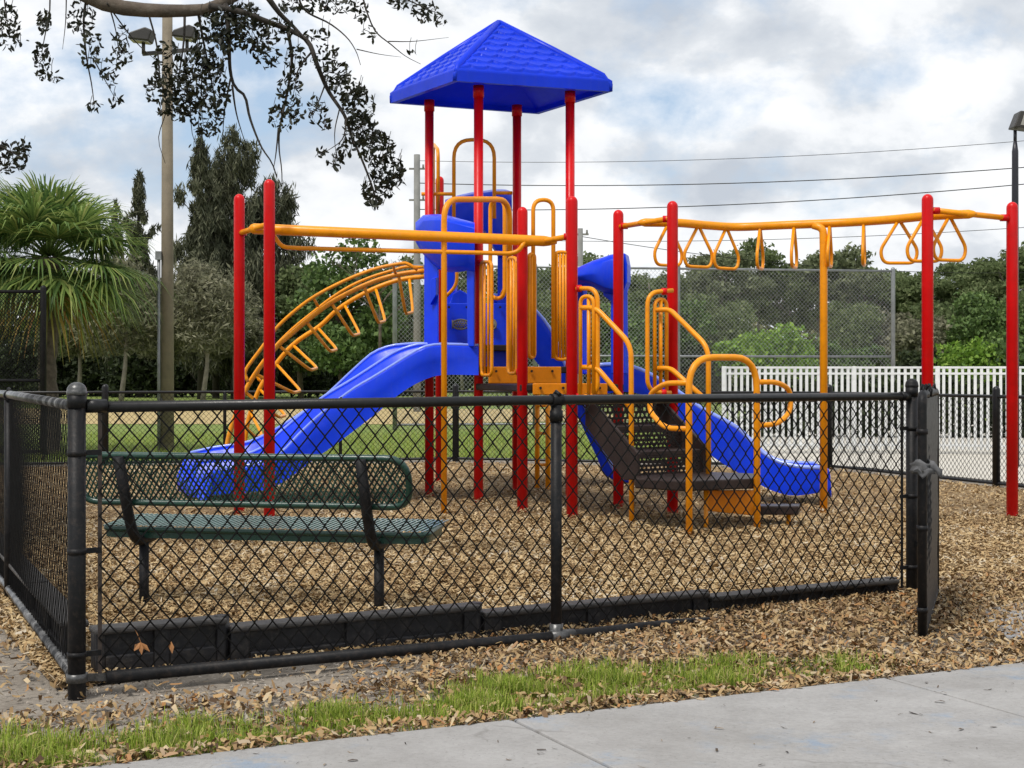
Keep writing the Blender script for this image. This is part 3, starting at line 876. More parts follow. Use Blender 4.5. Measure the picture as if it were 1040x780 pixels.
# chin-up beam on the left
c1a, c1b = P(243, 237, 13.75), P(273.5, 227.5, 13.27)
c2a, c2b = P(530.5, 249, 14.03), P(581, 239.5, 13.27)
m1, m2 = c1a.lerp(c1b, .5), c2a.lerp(c2b, .45)
yt([[c1a, c1b], [c2a, c2b]], 'crossbar', .026, 0)
bdv = (m2 - m1).normalized()
MB().tube([m1 - bdv * .05, m1 - bdv * .03, m1, m1.lerp(m2, .5), m2, m2 + bdv * .05, m2 + bdv * .12], .05, 12, radii=[.012, .036, .05, .05, .05, .042, .022]).build('chin_up_beam', YEL, play)
yt([[P(276, 236, 13.6), P(286, 251, 13.6), P(300, 252, 13.6), P(518, 257.5, 13.65), P(527, 255, 13.65), P(533, 245, 13.65)]], 'trapeze_bar', .021, .12)
for x, y, Y in ((247, 236, 13.72), (576, 240.5, 13.32)): clamp(x, y, Y, .03)

# ring bridge on the right
d1, d2 = P(628, 230.5, 14.44), P(683, 221.5, 13.64)
g1, g2 = P(942, 213, 13.05), P(1028, 222, 13.27)
yt([[d1, d2], [g1, g2]], 'crossbar', .026, 0)
for x, y, Y in ((634, 229.5, 14.36), (677, 222.5, 13.72), (950, 214, 13.07), (1020, 221.2, 13.25)): clamp(x, y, Y, .035)
beam_px = [(655, 226, 14.04), (690, 226.5, 14.02), (720, 229, 14.2), (750, 230.5, 14.3), (800, 228.5, 14.1), (860, 226, 13.93), (905, 223, 13.6), (942, 219.5, 13.3), (984, 217.5, 13.16)]
beam = smoothpath([P(*p) for p in beam_px], 60)
e0, e1 = (beam[0] - beam[1]).normalized(), (beam[-1] - beam[-2]).normalized()
MB().tube([beam[0] + e0 * .07, beam[0] + e0 * .04] + beam + [beam[-1] + e1 * .04, beam[-1] + e1 * .07], .041, 12, radii=[.012, .03] + [.041] * len(beam) + [.03, .012]).build('ring_beam', YEL, play)
def beam_at(x):
    best = min(beam, key=lambda p: abs(CX + F * p.x / p.y - x)); return best
def dring(x, hw):
    p = beam_at(x); R = .185; hx = hw * p.y / F; hx = min(hx, R); hy = math.sqrt(max(0, R * R - hx * hx))
    h = Vector((hx, hy, 0)); c = p - z * .03
    pts = [c - h * .08, c - h * .95 - z * .26, c - h * .78 - z * .375, c + h * .78 - z * .375, c + h * .95 - z * .26, c + h * .08]
    q = MB().tube(fillet(pts, .07, 5), .016, 8); q.build('hand_ring', YEL, play)
for x, hw in ((678, 16.5), (709, 17), (739, 15.5), (774.5, 6.5), (807, 6.5), (841, 6.2), (876, 5.6), (913, 20.5), (939, 20.5), (966, 20)): dring(x, hw)
yt([[P(826, 229, 13.98), P(836, 232, 13.93), P(836.5, 262, 13.93), Vector((P(836.5, 500, 13.93).x, 13.93, Z0))]], 'support_pole', .036, .12)

# fire pole with its hoop
yt([[Vector((P(451, 0, 13.64).x, 13.64, Z0)), P(451, 202.5, 13.64), P(517.5, 202.5, 14.5), P(517.5, 262, 14.55)]], 'fire_pole', .0285, .2)
yt([[P(498, 203, 14.85), P(512.5, 203, 14.7), P(512.5, 303, 14.7), P(498, 303, 14.85)]], 'guard_loop', .021, .16, True)
# vertical bar barriers
def barrier(x0, x1, yt_, yb, Y0, Y1, n, name='barrier', r=.018):
    q = MB(); L = lambda u, y: P(x0 + (x1 - x0) * u, y, Y0 + (Y1 - Y0) * u)
    q.tube(fillet([L(0, yt_), L(1, yt_), L(1, yb), L(0, yb)], .07, 5, True), r, 8, closed=True)
    for k in range(1, n + 1):
        u = k / (n + 1); q.tube([L(u, yt_ + 1), L(u, yb - 1)], r * .8, 8)
    q.build(name, YEL, play)
barrier(488.5, 499.5, 266, 381, 14.98, 14.7, 2)
barrier(516, 525, 262, 379, 14.36, 14.16, 2)
for x, y, Y in ((487.5, 266, 15.02), (488, 380, 15.02), (527, 264, 14.1), (526.5, 378, 14.1)): clamp(x, y, Y, .022)
barrier(537, 543, 258, 363, 14.12, 14.2, 1)
barrier(562.5, 578, 256, 365, 14.3, 14.36, 4)
yt([[P(541.5, 362, 14.18), P(541.5, 203, 14.18), P(562, 203, 14.28), P(562, 364, 14.28)]], 'entry_arch', .021, .17)
# arches behind the tower roof posts
yt([[P(461, 222, 16.0), P(461, 142, 16.0), P(502, 142, 16.15), P(502, 222, 16.15)]], 'entry_arch', .021, .2)
yt([[P(428, 197, 15.95), P(461, 197, 16.0)], [P(502, 196, 16.15), P(520, 196, 16.2)]], 'rail', .02, 0)
yt([[P(445, 218, 16.6), P(445, 152, 16.6), P(440, 146, 17.4), P(440, 218, 17.4)]], 'entry_arch', .021, .15)
yt([[P(452, 302, 16.4), P(464, 290, 16.4), P(464, 240, 16.4), P(456, 228, 16.4)], [P(509, 300, 16.3), P(515, 288, 16.3), P(515, 215, 16.3)]], 'rail', .02, .12)

# stair rails
for m_, Y0, X_ in ((1, 13.1, 0),):
    yt([[P(586, 293, 13.2), P(607, 293, 13.0), P(607, 402, 13.0), P(586, 403, 13.2)]], 'stair_guard', .021, .13)
    yt([[P(589.5, 402, 13.1), P(589.5, 301, 13.1), P(603, 301, 13.0), P(603, 400, 13.0)], [P(598, 303, 13.05), P(598, 402, 13.05)]], 'stair_guard', .018, .1)
    yt([[P(683, 295, 13.5), P(657.5, 297, 13.35), P(657.5, 398, 13.35), P(681, 399, 13.5)]], 'stair_guard', .021, .13)
    yt([[P(665, 398, 13.4), P(665, 304, 13.4), P(677, 304, 13.5), P(677, 398, 13.5)], [P(671, 304, 13.45), P(671, 398, 13.45)]], 'stair_guard', .018, .1)
for x, y, Y in ((588, 293, 13.18), (588, 403, 13.18), (674.5, 296, 13.45), (674, 399, 13.45)): clamp(x, y, Y, .025)
yt([[P(590, 312.5, 13.1), P(605, 312.5, 13.0), P(641, 350, 12.75), Vector((P(641.5, 0, 12.75).x, 12.75, Z0))], [P(592, 373, 13.1), P(606, 373, 13.0), P(641, 415, 12.76)]], 'stair_handrail', .0235, .12)
yt([[P(666, 315, 13.4), P(680, 314, 13.35), P(719.5, 353, 12.95), P(719.5, 487, 12.9)], [P(668, 374, 13.4), P(681, 374, 13.35), P(719, 408, 12.95)]], 'stair_handrail', .0235, .12)
yt([[Vector((P(700, 0, 11.85).x, 11.85, Z0)), P(699.5, 363, 11.85), P(768.5, 363, 12.3), Vector((P(769, 0, 12.3).x, 12.3, Z0))]], 'landing_hoop', .028, .26)
yt([[P(699.5, 389, 11.85), P(675, 389, 12.15), P(660, 400, 12.35), P(660, 418, 12.35), P(675, 435, 12.1), P(699.5, 435.5, 11.85)], ], 'landing_rail', .0225, .12)
yt([[P(768.5, 388, 12.3), P(790, 388, 12.45), P(803, 396, 12.6), P(803, 418, 12.6), P(790, 431, 12.45), P(768.5, 432, 12.3)], ], 'landing_rail', .0225, .12)

# stairs: two treads with pierced risers, stringers, half hexagon landing, bottom step
dS = Vector((.162, -.232, 0)); uS = Vector((.62, .41, 0)); s0 = Vector((.736, 13.18, 0))
def pierced(a, b, zlo, zhi):
    q = MB(); nx, nz_ = 15, 4; w_ = b - a
    nrm = Vector((w_.y, -w_.x, 0)).normalized() * .004
    for j in range(nz_ + 1):
        zz_ = zlo + (zhi - zlo) * j / nz_; q.bar(a + z * zz_, b + z * zz_, .006, .022)
    for i in range(nx + 1):
        for j in range(nz_):
            off = .5 if j % 2 else 0
            t_ = min(1, (i + off) / nx); p = a + w_ * t_
            za, zb = zlo + (zhi - zlo) * j / nz_, zlo + (zhi - zlo) * (j + 1) / nz_
            q.bar(p + z * za, p + z * zb, .006, .020, w_)
    return q
zs = [1.06, .845, .635, .43]
for k in (1, 2):
    a = s0 + dS * (k - 1); b = a + dS
    MB().prism([a + z * (zs[k] - .05), a + uS + z * (zs[k] - .05), b + uS + z * (zs[k] - .05), b + z * (zs[k] - .05)], (0, 0, .05)).build('tread', BRN, play, bevel=.01)
for k in (0, 1, 2):
    a = s0 + dS * k
    lo, hi = zs[k + 1] + .005, zs[k] - (.055 if k else .0)
    pierced(a, a + uS, lo, hi).build('riser', BRN, play)
for off in (Vector((0, 0, 0)), uS):
    a = s0 + off + (-uS.normalized() * .03 if off.length == 0 else uS.normalized() * .03)
    top = a - dS * .35; bot = a + dS * 2.25
    th = uS.normalized() * .03
    MB().prism([top + z * 1.13, bot + z * .62, bot + z * .40, a + dS * 1.6 + z * .38, top + z * .84], th).build('stringer', BRN, play, bevel=.006)
zl = .43
land = [s0 + dS * 2 - uS * .02, Vector((1.03, 12.35, 0)), Vector((1.40, 12.02, 0)), Vector((2.03, 12.32, 0)), Vector((2.16, 12.95, 0)), s0 + dS * 2 + uS * 1.1]
MB().prism([p + z * (zl - .085) for p in land], (0, 0, .085)).build('landing', BRN, play, bevel=.012)
panel_px([(718, 498, 12.45), (768, 498, 12.6), (768, 524, 12.6), (718, 519, 12.45)], (0, .04, 0), 'landing_support', YELD)
for x, Y in ((717, 12.4), (768, 12.75)):
    p = P(x, 500, Y); MB().tube([Vector((p.x, Y, Z0)), Vector((p.x, Y, zl - .05))], .02, 8).build('landing_leg', YEL, play)
st = [P(769, 514, 12.55), P(811, 514, 12.5), P(813, 511.5, 12.9), P(769, 511.5, 13.0)]
MB().prism([p + z * -.075 for p in st], (0, 0, .075)).build('bottom_step', BRN, play, bevel=.01)
p = P(802, 520, 12.6); MB().tube([Vector((p.x, 12.65, Z0)), Vector((p.x, 12.65, .12))], .02, 8).build('landing_leg', YEL, play)

# narrow ladder on the far side
yt([[Vector((P(545.6, 0, 17.0).x, 17.0, Z0)), P(545.6, 380, 17.0)], [Vector((P(556.5, 0, 16.8).x, 16.8, Z0)), P(556.5, 380, 16.8)]], 'ladder_rail', .03, 0)
yt([[P(545.6, y, 17.0), P(556.5, y, 16.8)] for y in (412, 440, 472)], 'ladder_rung', .018, 0)

# arch climber on the left
r1px = [(431, 275), (415, 277), (399, 280), (378, 286.5), (357, 296), (336, 307.5), (315, 323), (293, 341.5), (283, 350), (266, 370), (249, 397), (238, 425), (231, 450), (228, 480)]
r2px = [(431, 281), (415, 282.5), (399, 286), (378, 294), (357, 305), (341, 316), (325, 331), (304, 345), (289, 359), (270, 384), (260, 403), (252, 428), (248, 455), (246, 485)]
y1, y2 = 16.1, 17.25
R1 = smoothpath([P(x, y, y1) for x, y in r1px], 60); R2 = smoothpath([P(x, y, y2) for x, y in r2px], 60)
R1.append(Vector((R1[-1].x, y1, Z0))); R2.append(Vector((R2[-1].x, y2, Z0)))
MB().tube(R1, .027, 10).build('climber_rail', YEL, play); MB().tube(R2, .027, 10).build('climber_rail', YEL, play)
def near_px(R, x, y): return min(R, key=lambda p: (CX + F * p.x / p.y - x) ** 2 + (HY - F * (p.z - EYE) / p.y - y) ** 2)
for (ax, ay), (bx, by), (ux_, uy_) in (((403, 281), (414, 285), (416, 318)), ((371, 294), (380, 295), (388, 327)), ((338, 307.5), (350, 310), (362, 340)), ((308, 326), (322, 329), (339, 356)),
                                 ((283, 351), (298, 353), (319, 375)), ((264, 380), (281, 372), (302, 398)), ((250, 398), (266, 397), (287, 423)), ((238, 425), (255, 420), (263, 443))):
    a, b = near_px(R1, ax, ay), near_px(R2, bx, by)
    c, d = P(ux_ - 4, uy_ + 1, 16.35), P(ux_ + 3.5, uy_ - 1, 17.0)
    MB().tube(fillet([a, c, d, b], .11, 6), .0175, 8).build('climber_rung', YEL, play)
hr = [(424, 274), (416, 269), (408, 267.5), (378, 274), (346, 287), (318, 302), (298, 317), (281, 333), (266, 353), (250, 375), (249.5, 382), (252, 388)]
MB().tube(smoothpath([P(x, y, 16.0) for x, y in hr], 50), .02, 8).build('climber_handrail', YEL, play)
hr2 = [(430, 271.5), (412, 271), (399, 274.5), (378, 281), (357, 290), (336, 303), (318, 317), (296, 335), (275, 357), (262, 378), (262, 384), (266, 388)]
MB().tube(smoothpath([P(x, y, 17.35) for x, y in hr2], 50), .018, 8).build('climber_handrail', YEL, play)
yt([[P(318, 302, 16.0), P(323, 311, 16.1)], [P(399, 269, 16.0), P(402, 279, 16.1)]], 'rail', .015, 0)

# --- slides (sub-parts: hoods)
def resample(px, n): return smoothpath([P(*p) for p in px], n)
def lip(q, pts, r=.022): q.tube(pts, r, 8)
NS = 34
rn = resample([(486, 352, 15.0), (448, 351, 14.9), (431, 353.5, 14.85), (416, 361.5, 14.85), (399, 372, 14.85), (378, 385, 14.85), (357, 397.5, 14.85), (328, 420, 14.85), (306, 440, 14.85), (289, 458, 14.85), (272, 469, 14.85), (250, 474, 14.85), (222, 477, 14.85)], NS)
rm = resample([(470, 351, 15.4), (431, 350.5, 15.4), (416, 353, 15.4), (399, 360, 15.4), (378, 373.5, 15.4), (357, 387, 15.4), (329, 404, 15.4), (306, 422, 15.4), (280, 444, 15.4), (264, 457, 15.4), (245, 463.5, 15.4), (220, 467, 15.4), (203, 469, 15.4)], NS)
rf = resample([(455, 350.5, 15.95), (427, 350, 15.95), (414, 350.5, 15.95), (399, 352, 15.95), (386, 356, 15.95), (376, 361.5, 15.95), (357, 378.5, 15.95), (327, 406, 15.95), (292, 430, 15.95), (267, 444, 15.95), (248, 451, 15.95), (215, 456, 15.95), (193, 461, 15.95)], NS)
bot = resample([(486, 381, 14.9), (448, 381, 14.9), (427, 387.5, 14.85), (406, 400, 14.85), (382, 420, 14.85), (360, 437, 14.85), (340, 452, 14.85), (321, 465, 14.85), (296, 484, 14.85), (275, 496, 14.85), (253, 500, 14.85), (235, 502, 14.85), (214, 503, 14.85)], NS)
q = MB(); rows = []
for i in range(NS):
    n_, m_, f_, b_ = rn[i], rm[i], rf[i], bot[i]
    dip = (n_ - b_) * .72
    bf = Vector((f_.x, f_.y, f_.z)) - (n_ - b_) * .9
    lipo = Vector((0, -.03, -.012))
    row = [b_, b_.lerp(n_, .5) + Vector((0, .005, 0)), n_ + lipo * 1.2, n_ + Vector((0, -.012, .012)), n_ + Vector((0, .014, .01)),
           n_ + Vector((0, .05, -.03)), n_ + Vector((0, .09, 0)) - dip, n_.lerp(m_, .5) - dip * 1.12, m_ - Vector((0, .09, 0)) - dip * .95, m_ - Vector((0, .04, .03)),
           m_ + Vector((0, 0, .012)), m_ + Vector((0, .04, -.03)), m_ + Vector((0, .09, 0)) - dip * .95, m_.lerp(f_, .5) - dip * 1.08, f_ - Vector((0, .09, 0)) - dip * .9,
           f_ - Vector((0, .04, .03)), f_ + Vector((0, .004, .012)), f_ + Vector((0, .035, -.005)), bf, b_]
    rows.append(row)
q.grid(rows)
# rolled front edge at the foot
foot = rows[-1]
q.grid([foot, [p + Vector((-.05, 0, -.02)) for p in foot], [Vector((p.x - .075, p.y, p.z - .07)) for p in foot], [Vector((p.x - .06, p.y, max(.03, p.z - .16))) for p in foot]])
dbl = q.build('double_slide', BLU, play)
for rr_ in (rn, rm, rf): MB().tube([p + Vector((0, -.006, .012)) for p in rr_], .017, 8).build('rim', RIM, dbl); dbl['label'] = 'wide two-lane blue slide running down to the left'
# entry hood of the double slide
def hp(x, y, o=0): 
    u = (x - 422) / 60.0; return P(x, y, 15.55 - .62 * u - o)
q = MB(); off = Vector((-.012, -.03, 0))
arch = [(432, 352), (432, 262), (440, 262), (447, 262), (446.5, 284), (446, 352)]
q.prism([hp(x, y) for x, y in [(432, 352), (432, 258), (446, 258), (446, 352)]], off)
q.prism([hp(x, y) for x, y in [(476, 352), (475, 258), (482.5, 258), (482.5, 352)]], off)
q.prism([hp(x, y) for x, y in [(440, 310), (440.5, 284), (446, 282), (446, 300)]], off * 2.5)
rows = []
for u in np.linspace(0, 1, 9):
    x = 422 + 60 * u
    top = float(np.interp(x, [422, 425, 431, 445, 452, 482], [226, 220.5, 218, 217.4, 218, 226])); low = float(np.interp(x, [422, 427, 434, 448, 462, 475, 482], [246, 255, 264, 276, 277, 275, 277]))
    pr_ = float(np.interp(u, [0, .12, .3, .7, 1], [.02, .16, .26, .26, .16]))
    rows.append([hp(x, top + 4, -.05), hp(x, top + .7, .02), hp(x, top, .06), hp(x, top + 2, .05 + pr_ * .7), hp(x, top + 6, .06 + pr_), hp(x, top * .4 + low * .6, .05 + pr_ * .95), hp(x, low - 6, .04 + pr_ * .55), hp(x, low, .03), hp(x, low - 3, -.05)])
q.grid(rows)
q.poly(rows[0][::-1]); q.poly(rows[-1])
hd = q.build('hood', BLU, dbl, bevel=.006)
# tower back panel with oval grilles
panel_px([(453, 308, 16.05), (516, 308, 16.25), (516, 374, 16.25), (453, 374, 16.05)], (0, .03, 0), 'panel', BLU)
GRL = coat('grille wire', (.16, .15, .11), .5, .3, 9)
for cx_, hw_, Y in ((468, 8.5, 16.02), (500, 4, 16.16)):
    q = MB()
    for k in range(7):
        for s_ in (1, -1):
            x0 = cx_ - hw_ + 2 * hw_ * k / 7; x1 = x0 + s_ * 5
            q.tube([P(min(max(x0, cx_ - hw_), cx_ + hw_), 325, Y), P(min(max(x1, cx_ - hw_), cx_ + hw_), 334, Y)], .007, 5)
    q.tube([P(cx_ + hw_ * math.cos(a), 329.5 + 5 * math.sin(a), Y) for a in np.linspace(0, 2 * math.pi, 17)[:-1]], .01, 6, closed=True)
    q.build('grille', GRL, play)
bolts([(456, 312, 16.02), (474, 312, 16.08), (508, 312, 16.2)])

# curved slide on the right
NS = 30
rim = resample([(606, 371, 15.15), (628, 370, 15.2), (645, 373.5, 15.25), (662, 381, 15.3), (689, 398, 15.3), (708, 412, 15.25), (724, 421, 15.2), (748, 434, 15.1), (762, 447, 15.0), (777, 461, 14.9), (794, 470, 14.8), (813, 474, 14.72), (838, 475, 14.66)], NS)
low = resample([(606, 402, 15.15), (628, 398, 15.2), (645, 399, 15.25), (660, 405, 15.3), (679, 420, 15.3), (694, 438, 15.25), (710, 452, 15.2), (730, 468, 15.1), (748, 479, 15.0), (766, 489, 14.9), (786, 499, 14.8), (808, 503.5, 14.72), (840, 499, 14.66)], NS)
def chute(rim, low, across, name, depth=.62):
    q = MB(); rows = []; a = Vector(across)
    for n_, b_ in zip(rim, low):
        d = (n_ - b_)
        rows.append([b_ + a * .02, b_.lerp(n_, .35) + a * -.03, b_.lerp(n_, .8) + a * -.02, n_ + a * -.05 - d * .04, n_ + a * -.02 + d * .04, n_ + a * .05, n_ + a * .09 - d * .3, n_ + a * .18 - d * depth, n_ + a * .4 - d * (depth + .12),
                     n_ + a * .6 - d * (depth + .12), n_ + a * .82 - d * depth, n_ + a * .91 - d * .3, n_ + a * .95, n_ + a * 1.02 + d * .04, n_ + a * 1.05 - d * .04, b_.lerp(n_, .3) + a, b_ + a * .95, b_ + a * .02])
    q.grid(rows)
    f_ = rows[-1]; v = (rim[-1] - rim[-2]).normalized()
    q.grid([f_, [p + v * .03 - z * .015 for p in f_], [p + v * .045 - z * .06 for p in f_]])
    o = q.build(name, BLU, play)
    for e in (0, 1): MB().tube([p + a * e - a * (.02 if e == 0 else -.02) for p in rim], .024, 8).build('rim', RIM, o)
    return o
cs = chute(rim, low, (.03, .62, 0), 'curved_slide'); cs['label'] = 'blue curved slide running down to the right'
# its hood
q = MB()
def h3(x, y, o=0): 
    u = (x - 584) / 54; return P(x, y, 15.3 - .45 * u - o)
rows = []
for u in np.linspace(0, 1, 9):
    x = 582 + 51 * u
    top = float(np.interp(x, [582, 600, 620, 633], [274, 265.5, 258.5, 257])); lo_ = float(np.interp(x, [582, 600, 615, 633], [288, 291, 298, 301]))
    b_ = .12 * math.sin(math.pi * min(1, u * .8 + .2))
    rows.append([h3(x, top + 3, -.3), h3(x, top, -.15), h3(x, top + .5, b_), h3(x, top + 5, .06 + b_), h3(x, top * .5 + lo_ * .5, .09 + b_), h3(x, lo_ - 5, .05 + b_), h3(x, lo_, 0), h3(x, lo_ - 2, -.2)])
q.grid(rows); q.poly(rows[0][::-1]); q.poly(rows[-1])
q.prism([h3(x, y) for x, y in ((617, 262), (633, 262), (634, 380), (620, 380), (620, 306), (612, 300))], (.05, .06, 0))
q.prism([h3(x, y, .03) for x, y in ((627, 258), (635, 257), (637, 268), (637, 286), (632, 300), (627, 300))], (.06, .30, 0))
q.prism([h3(x, y, -.2) for x, y in ((584, 275), (592, 272), (592, 380), (584, 380))], (.05, .06, 0))
q.build('hood', BLU, cs, bevel=.012)

# steep slide leaving the tower at the back
rim3 = resample([(500, 300, 16.9), (528, 303, 16.9), (545, 317, 16.95), (555, 329, 17.0), (565, 347, 17.05), (574, 372, 17.1), (592, 408, 17.2), (607, 441, 17.3), (617, 464, 17.35), (626, 480, 17.4), (640, 486, 17.4)], 26)
low3 = resample([(500, 335, 16.9), (520, 342, 16.9), (533, 352, 16.95), (545, 368, 17.0), (560, 385, 17.05), (573, 402, 17.1), (586, 422, 17.2), (596, 443, 17.3), (607, 466, 17.35), (616, 484, 17.4), (640, 491, 17.4)], 26)
s3 = chute(rim3, low3, (.02, .60, 0), 'steep_slide'); s3['label'] = 'steep blue slide behind the tower and the stairs'
q = MB(); rows = []
for u in np.linspace(0, 1, 11):
    x = 452 + 68 * u
    top = float(np.interp(x, [452, 462, 480, 500, 512, 520], [203, 199, 195, 192.5, 192, 194.5])); lo_ = float(np.interp(x, [452, 465, 490, 505, 520], [262, 246, 232, 262, 262]))
    b_ = .1 * math.sin(math.pi * u)
    rows.append([P(x, top + 4, 16.9), P(x, top, 16.75), P(x, top + 2, 16.5 - b_), P(x, top + 9, 16.42 - b_), P(x, (top + lo_) / 2, 16.4 - b_ * .8), P(x, lo_ - 4, 16.42 - b_ * .5), P(x, lo_, 16.5), P(x, lo_ - 1, 16.85)])
q.grid(rows); q.poly(rows[0][::-1]); q.poly(rows[-1])
q.prism([P(x, y, 16.5) for x, y in ((505, 250), (516, 250), (516, 312), (505, 312))], (.03, .09, 0))
q.prism([P(x, y, 16.5) for x, y in ((452, 250), (462, 246), (462, 312), (452, 312))], (.03, .09, 0))
q.prism([P(x, y, 16.35) for x, y in ((456, 310), (460, 298), (467, 294), (476, 299), (478, 310))], (.03, .5, 0))
q.build('hood', BLU, s3, bevel=.012)

def leaves(centres, radii, n, size, elong=1.6, up=0.0, shell=.35, droop=None):
    "n leaf faces spread through ellipsoidal clumps; returns verts and quads"
    C_ = np.array(centres); R_ = np.array(radii); vol = (R_.prod(1)) ** .75; pk = rng.choice(len(C_), n, p=vol / vol.sum())
    d = rng.normal(size=(n, 3)); d /= np.linalg.norm(d, axis=1)[:, None]
    rad = rng.uniform(0, 1, n) ** shell
    lump = 1 + .22 * np.sin(d[:, 0] * 5 + pk) * np.sin(d[:, 1] * 6 + 2 * pk) + .16 * np.sin(d[:, 2] * 9 + pk)
    c = C_[pk] + d * R_[pk] * (rad * lump)[:, None]
    u = rng.normal(size=(n, 3)); u[:, 2] += up; u /= np.linalg.norm(u, axis=1)[:, None]
    if droop is not None:
        u = u * .35 + np.array([0, 0, -1.0]) * droop; u /= np.linalg.norm(u, axis=1)[:, None]
    v = np.cross(u, rng.normal(size=(n, 3))); v /= np.linalg.norm(v, axis=1)[:, None]
    s = size * rng.uniform(.6, 1.35, n)[:, None]
    V = np.zeros((n, 4, 3)); V[:, 0] = c - u * s * elong * .5; V[:, 1] = c + v * s * .5 + u * s * .1; V[:, 2] = c + u * s * elong * .5; V[:, 3] = c - v * s * .5 + u * s * .1
    return V.reshape(-1, 3), np.arange(n * 4).reshape(n, 4)

def limb_mesh(root_pts, r0, r1, q=None):
    q = q or MB(); n = len(root_pts)
    q.tube(root_pts, r0, 8, radii=[r0 + (r1 - r0) * i / (n - 1) for i in range(n)]); return q

FOL = {
 'pine': island('pine foliage', [(0, (.05, .07, .03)), (.4, (.125, .165, .066)), (.75, (.21, .26, .115)), (1, (.32, .35, .18))], .7, .5, patch=.5),
 'pine2': island('pale pine foliage', [(0, (.05, .062, .034)), (.4, (.145, .17, .088)), (.75, (.23, .26, .14)), (1, (.34, .36, .22))], .7, .42, patch=.5),
 'pine3': island('olive pine foliage', [(0, (.045, .05, .028)), (.4, (.13, .135, .065)), (.75, (.21, .215, .105)), (1, (.32, .31, .17))], .7, .42, patch=.5),
 'olive': island('olive foliage', [(0, (.06, .066, .04)), (.5, (.175, .175, .11)), (1, (.33, .315, .22))], .75, .35, patch=.6),
 'casu': island('casuarina needles', [(0, (.028, .034, .02)), (.5, (.085, .092, .055)), (1, (.19, .19, .12))], .75, .15, patch=.5),
 'green': island('mid green foliage', [(0, (.03, .055, .02)), (.5, (.09, .15, .042)), (1, (.19, .27, .085))], .65, .25, patch=.6),
 'bright': island('bright shrub foliage', [(0, (.06, .13, .022)), (.5, (.19, .32, .045)), (1, (.33, .45, .09))], .6, .3, patch=.6),
 'dark': island('dark foliage', [(0, (.010, .015, .007)), (.5, (.03, .043, .017)), (1, (.07, .09, .036))], .75, .25, patch=.5),
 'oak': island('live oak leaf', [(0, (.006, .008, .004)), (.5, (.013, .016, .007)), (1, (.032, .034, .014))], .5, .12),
}
hx, hy, hzz = [], [], []
feet = [post[k] for k in post if k not in ('H', 'H2')] + [Vector((P(451, 0, 13.64).x, 13.64, 0)), Vector((P(641.5, 0, 12.75).x, 12.75, 0)), Vector((P(700, 0, 11.85).x, 11.85, 0)), Vector((P(769, 0, 12.3).x, 12.3, 0)), Vector((P(836.5, 0, 13.93).x, 13.93, 0)), B(-.69, -.06, 0), B(.69, -.06, 0)]
for p in feet:
    for _ in range(130):
        rr_ = .045 + abs(random.gauss(0, .075)); an = random.uniform(0, 2 * math.pi)
        hx.append(p.x + rr_ * math.cos(an)); hy.append(p.y + rr_ * math.sin(an)); hzz.append(.012 + .045 * max(0, 1 - rr_ / .17) * random.random())
chips('wood_chips', np.array(hx), np.array(hy), np.array(hzz), .02, .06, (.16, .42), CH)

# ------------------------------------------------------------------ back fence, pool fence, tall fence, dark cage
bp = [Vector((-10.5, 20.2, 0)), Vector((-5.84, 21.2, 0)), Vector((-.85, 22.3, 0)), Vector((4.4, 20.5, 0)), Vector((5.64, 17.2, 0)), Vector((6.9, 13.9, 0))]
bf_ = thing('back_fence', 'low black chain-link fence along the far edge of the mulch', 'fence', bp[2])
np_mesh('mesh', *fabric(bp, .02, 1.04, .075, .08, .0034, 3), WIRE, bf_)
MB().tube([p + z * 1.04 for p in bp], .021, 10).build('top_rail', BLK, bf_)
MB().tube([p + z * .03 for p in bp], .02, 10).build('bottom_rail', BLK, bf_)
for p, r in ((bp[0], .045), (bp[1], .05), (bp[2], .05), (bp[3], .05), (bp[4], .045), (bp[5], .045), (bp[0].lerp(bp[1], .5), .03), (bp[1].lerp(bp[2], .66), .025), (bp[1].lerp(bp[2], .33), .025), (bp[2].lerp(bp[3], .33), .03), (bp[2].lerp(bp[3], .66), .03)):
    MB().domepost(p.x, p.y, -.2, 1.16 if r > .04 else 1.06, r, 12).build('post', BLK, bf_)

pp = [Vector((4.93, 34, 0)), Vector((3.5, 24.4, 0)), Vector((5.66, 24.45, 0)), Vector((7.0, 24.3, 0)), Vector((9.4, 23.7, 0)), Vector((13, 22.9, 0))]
pf = thing('picket_fence', 'white aluminium picket fence around the pool deck behind the slides', 'fence', pp[2])
hs = 1.43
for a, b in zip(pp, pp[1:]):
    d = (b - a); L = d.length; d.normalize(); q = MB()
    n = int(L / .098)
    for k in range(1, n):
        p = a + d * (L * k / n); q.box(p + z * (hs / 2 + .02), d * random.uniform(.021, .024) + z * random.uniform(-.001, .001), Vector((d.y, -d.x, 0)) * .012, z * (hs / 2 - .04))
    for zz_ in (.13, hs - .12, hs - .02): q.bar(a + z * zz_, b + z * zz_, .035, .035)
    q.build('picket_panel', WHT, pf)
    if b is not pp[-1]:
        MB().box(b + z * (hs / 2 + .02), d * .035, Vector((d.y, -d.x, 0)) * .035, z * (hs / 2 - .02)).build('post', WHT, pf, bevel=.006)

